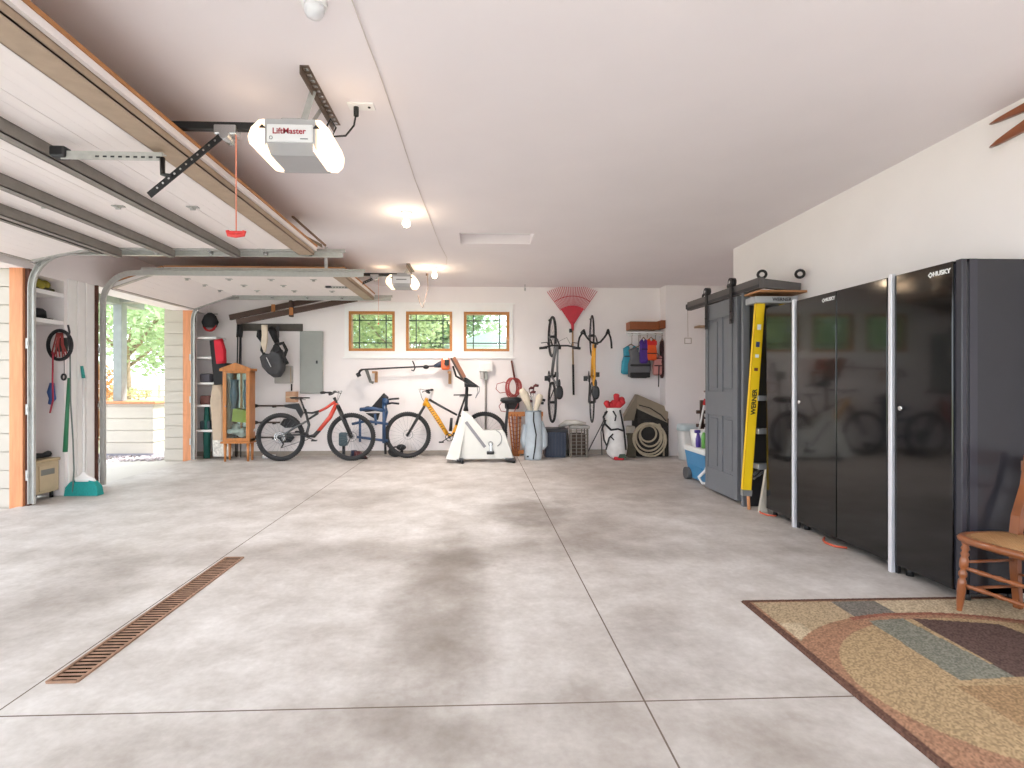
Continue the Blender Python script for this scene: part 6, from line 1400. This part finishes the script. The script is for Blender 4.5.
tag(G().torus((P(63, 375, Y=5.70).x, 5.71, P(63, 377, Y=5.7).z), .03, .010, n=16, m=6, sx=.7).cyl((P(63.5, 0, Y=5.7).x, 5.71, P(63, 374, Y=5.7).z), (P(63.5, 0, Y=5.7).x, 5.71, P(63, 352, Y=5.7).z), .003, n=5).build('carabiner', DSTEEL), 'small dark clip hanging on a string in the nook', 'clip')
tag(G().tube([P(68, 325, Y=5.70), P(69.5, 332, Y=5.7), P(68, 338, Y=5.7), P(70, 350, Y=5.7)], .010, 6).build('chain_hook', DSTEEL), 'dark curved hook at the right side of the nook', 'hook')
tag(G().tube([P(70, 350, Y=5.72), P(70.5, 400, Y=5.72), P(73, 440, Y=5.74), P(74, 470, Y=5.74), P(72.5, 493, Y=5.74)], .007, 6).build('grey_cable', mat('grey_cable', '#6f7b78', .7)), 'grey cable hanging down to the floor at the right side of the nook', 'cable')
a = P(65.2, 452, Y=5.68); b = P(69, 378, Y=5.72)
tag(G().tube([a, a+(b-a)*.5, b], [.022, .018, .014], 8).build('green_pole', mat('green_pole', '#2f7a55', .5)), 'green pole standing on the beige heater in the nook', 'pole')
root = thing('heater', (XL-.14, 5.55, 0), 'beige box heater on short feet in the nook behind the track', 'heater')
HB = mat('heater_beige', '#c3b193', .5, var=.04); hz = P(60, 458, X=XL-.02).z; zf = .07
G().rbox((XL-.29, 5.385, zf), (XL-.03, 5.73, hz-.02), .012).build('case', HB, root); G().rbox((XL-.30, 5.375, hz-.02), (XL-.02, 5.74, hz+.01), .008).build('top', mat('heater_top', '#b7a583', .5), root)
G().rbox((XL-.032, 5.47, zf+.03), (XL-.018, 5.66, hz-.05), .006).build('door', HB, root); G().rbox((XL-.02, 5.48, hz-.15), (XL-.012, 5.65, hz-.09), .003).build('vent', mat('vent_grey', '#7c7d78', .5), root)
for yy in (5.41, 5.69): G().cyl((XL-.08, yy, 0), (XL-.08, yy, zf), .018, n=10).build('foot', BLACK, root); G().cyl((XL-.25, yy, 0), (XL-.25, yy, zf), .018, n=10).build('foot', BLACK, root)
tag(G().tube([(XL-.2, 5.42, hz+.035), (XL-.12, 5.52, hz+.05), (XL-.1, 5.6, hz+.045), (XL-.12, 5.7, hz+.05)], [.02, .03, .025, .035], 8).build('black_tool', CH2), 'black tool lying on top of the beige heater', 'tool')
# broom
root = thing('broom', (-4.25, 5.78, 0), 'teal-bristled push broom with a white handle leaning on the pier between the bays', 'broom')
TEAL = mat('teal_bristle', '#1f9491', .8, var=.2, scale=40, stretch=(8, 8, .5)); bx = P(94, 480, Z=.05); XB = -4.27
YBR = 5.78; h0 = Vector((-4.25, YBR, .24)); h1 = P(83.5, 378, X=XL+.05); h2 = P(81.8, 366, X=XL+.045); XB = -4.25
G().tube([h0, h1], .012, 8).build('handle', WHITE, root); G().tube([h1, h2], [.018, .014], 8).build('grip', mat('teal_grip', '#2b8f8a', .5), root)
g = G()
def row(z, hw, th_, off=0): return [(XB+hw*t, YBR+th_*sx_, z+.02*(1-t*t)*(z > .1)) for sx_ in (-1, 1) for t in (-1, -.6, -.2, .2, .6, 1)]
L0 = row(0.0, .175, .05); L1 = row(.09, .165, .04); L2 = row(.15, .12, .03)
vs = L0+L1+L2; fs = []
for k in range(2):
    o_ = 12*k
    for i in range(5): fs += [(o_+i, o_+i+1, o_+13+i, o_+12+i), (o_+6+i, o_+18+i, o_+19+i, o_+7+i)]
    fs += [(o_, o_+12, o_+18, o_+6), (o_+5, o_+11, o_+23, o_+17)]
fs += [(0, 6, 7, 1), (1, 7, 8, 2), (2, 8, 9, 3), (3, 9, 10, 4), (4, 10, 11, 5)]+[(24+i, 25+i, 31+i, 30+i) for i in range(5)]
g.add(vs, fs); g.build('bristles', TEAL, root)
g = G(); g.loft([(XB, YBR, .15, .125, .035), (XB, YBR, .18, .11, .034), (XB, YBR, .21, .05, .025), (XB, YBR, .245, .018, .016)], 20, p=2.6); g.build('broom_head', WHITE, root)

# ---------------------------------------------------------------- fill lights added unseen behind the camera to brighten the garage
TUBE = emit('fill_tube_glow', '#fff6ee', 5)
for k, (x, y) in enumerate(((-2.3, -.9), (1.2, -.9), (-2.3, -3.0), (1.2, -3.0))):
    root = thing('fill_light', (x, y, CH), 'added twin-tube fill light behind the camera, ' + ['left front', 'right front', 'left rear', 'right rear'][k] + ' of four', 'ceiling light', 'added fill lights over the front of the garage')
    G().rbox((x-.62, y-.08, CH-.05), (x+.62, y+.08, CH), .008).build('housing', WHITE, root)
    for dy in (-.04, .04): G().cyl((x-.58, y+dy, CH-.07), (x+.58, y+dy, CH-.07), .018, n=10).build('tube', TUBE, root)
    la = bpy.data.lights.new('fill_light_glow', 'AREA'); la.shape = 'RECTANGLE'; la.size = 1.15; la.size_y = .12; la.energy = 36; la.color = (.80, .91, 1)
    lo = bpy.data.objects.new('fill_light_glow', la); COL.objects.link(lo); lo.parent = root; lo.location = (0, 0, -.095)
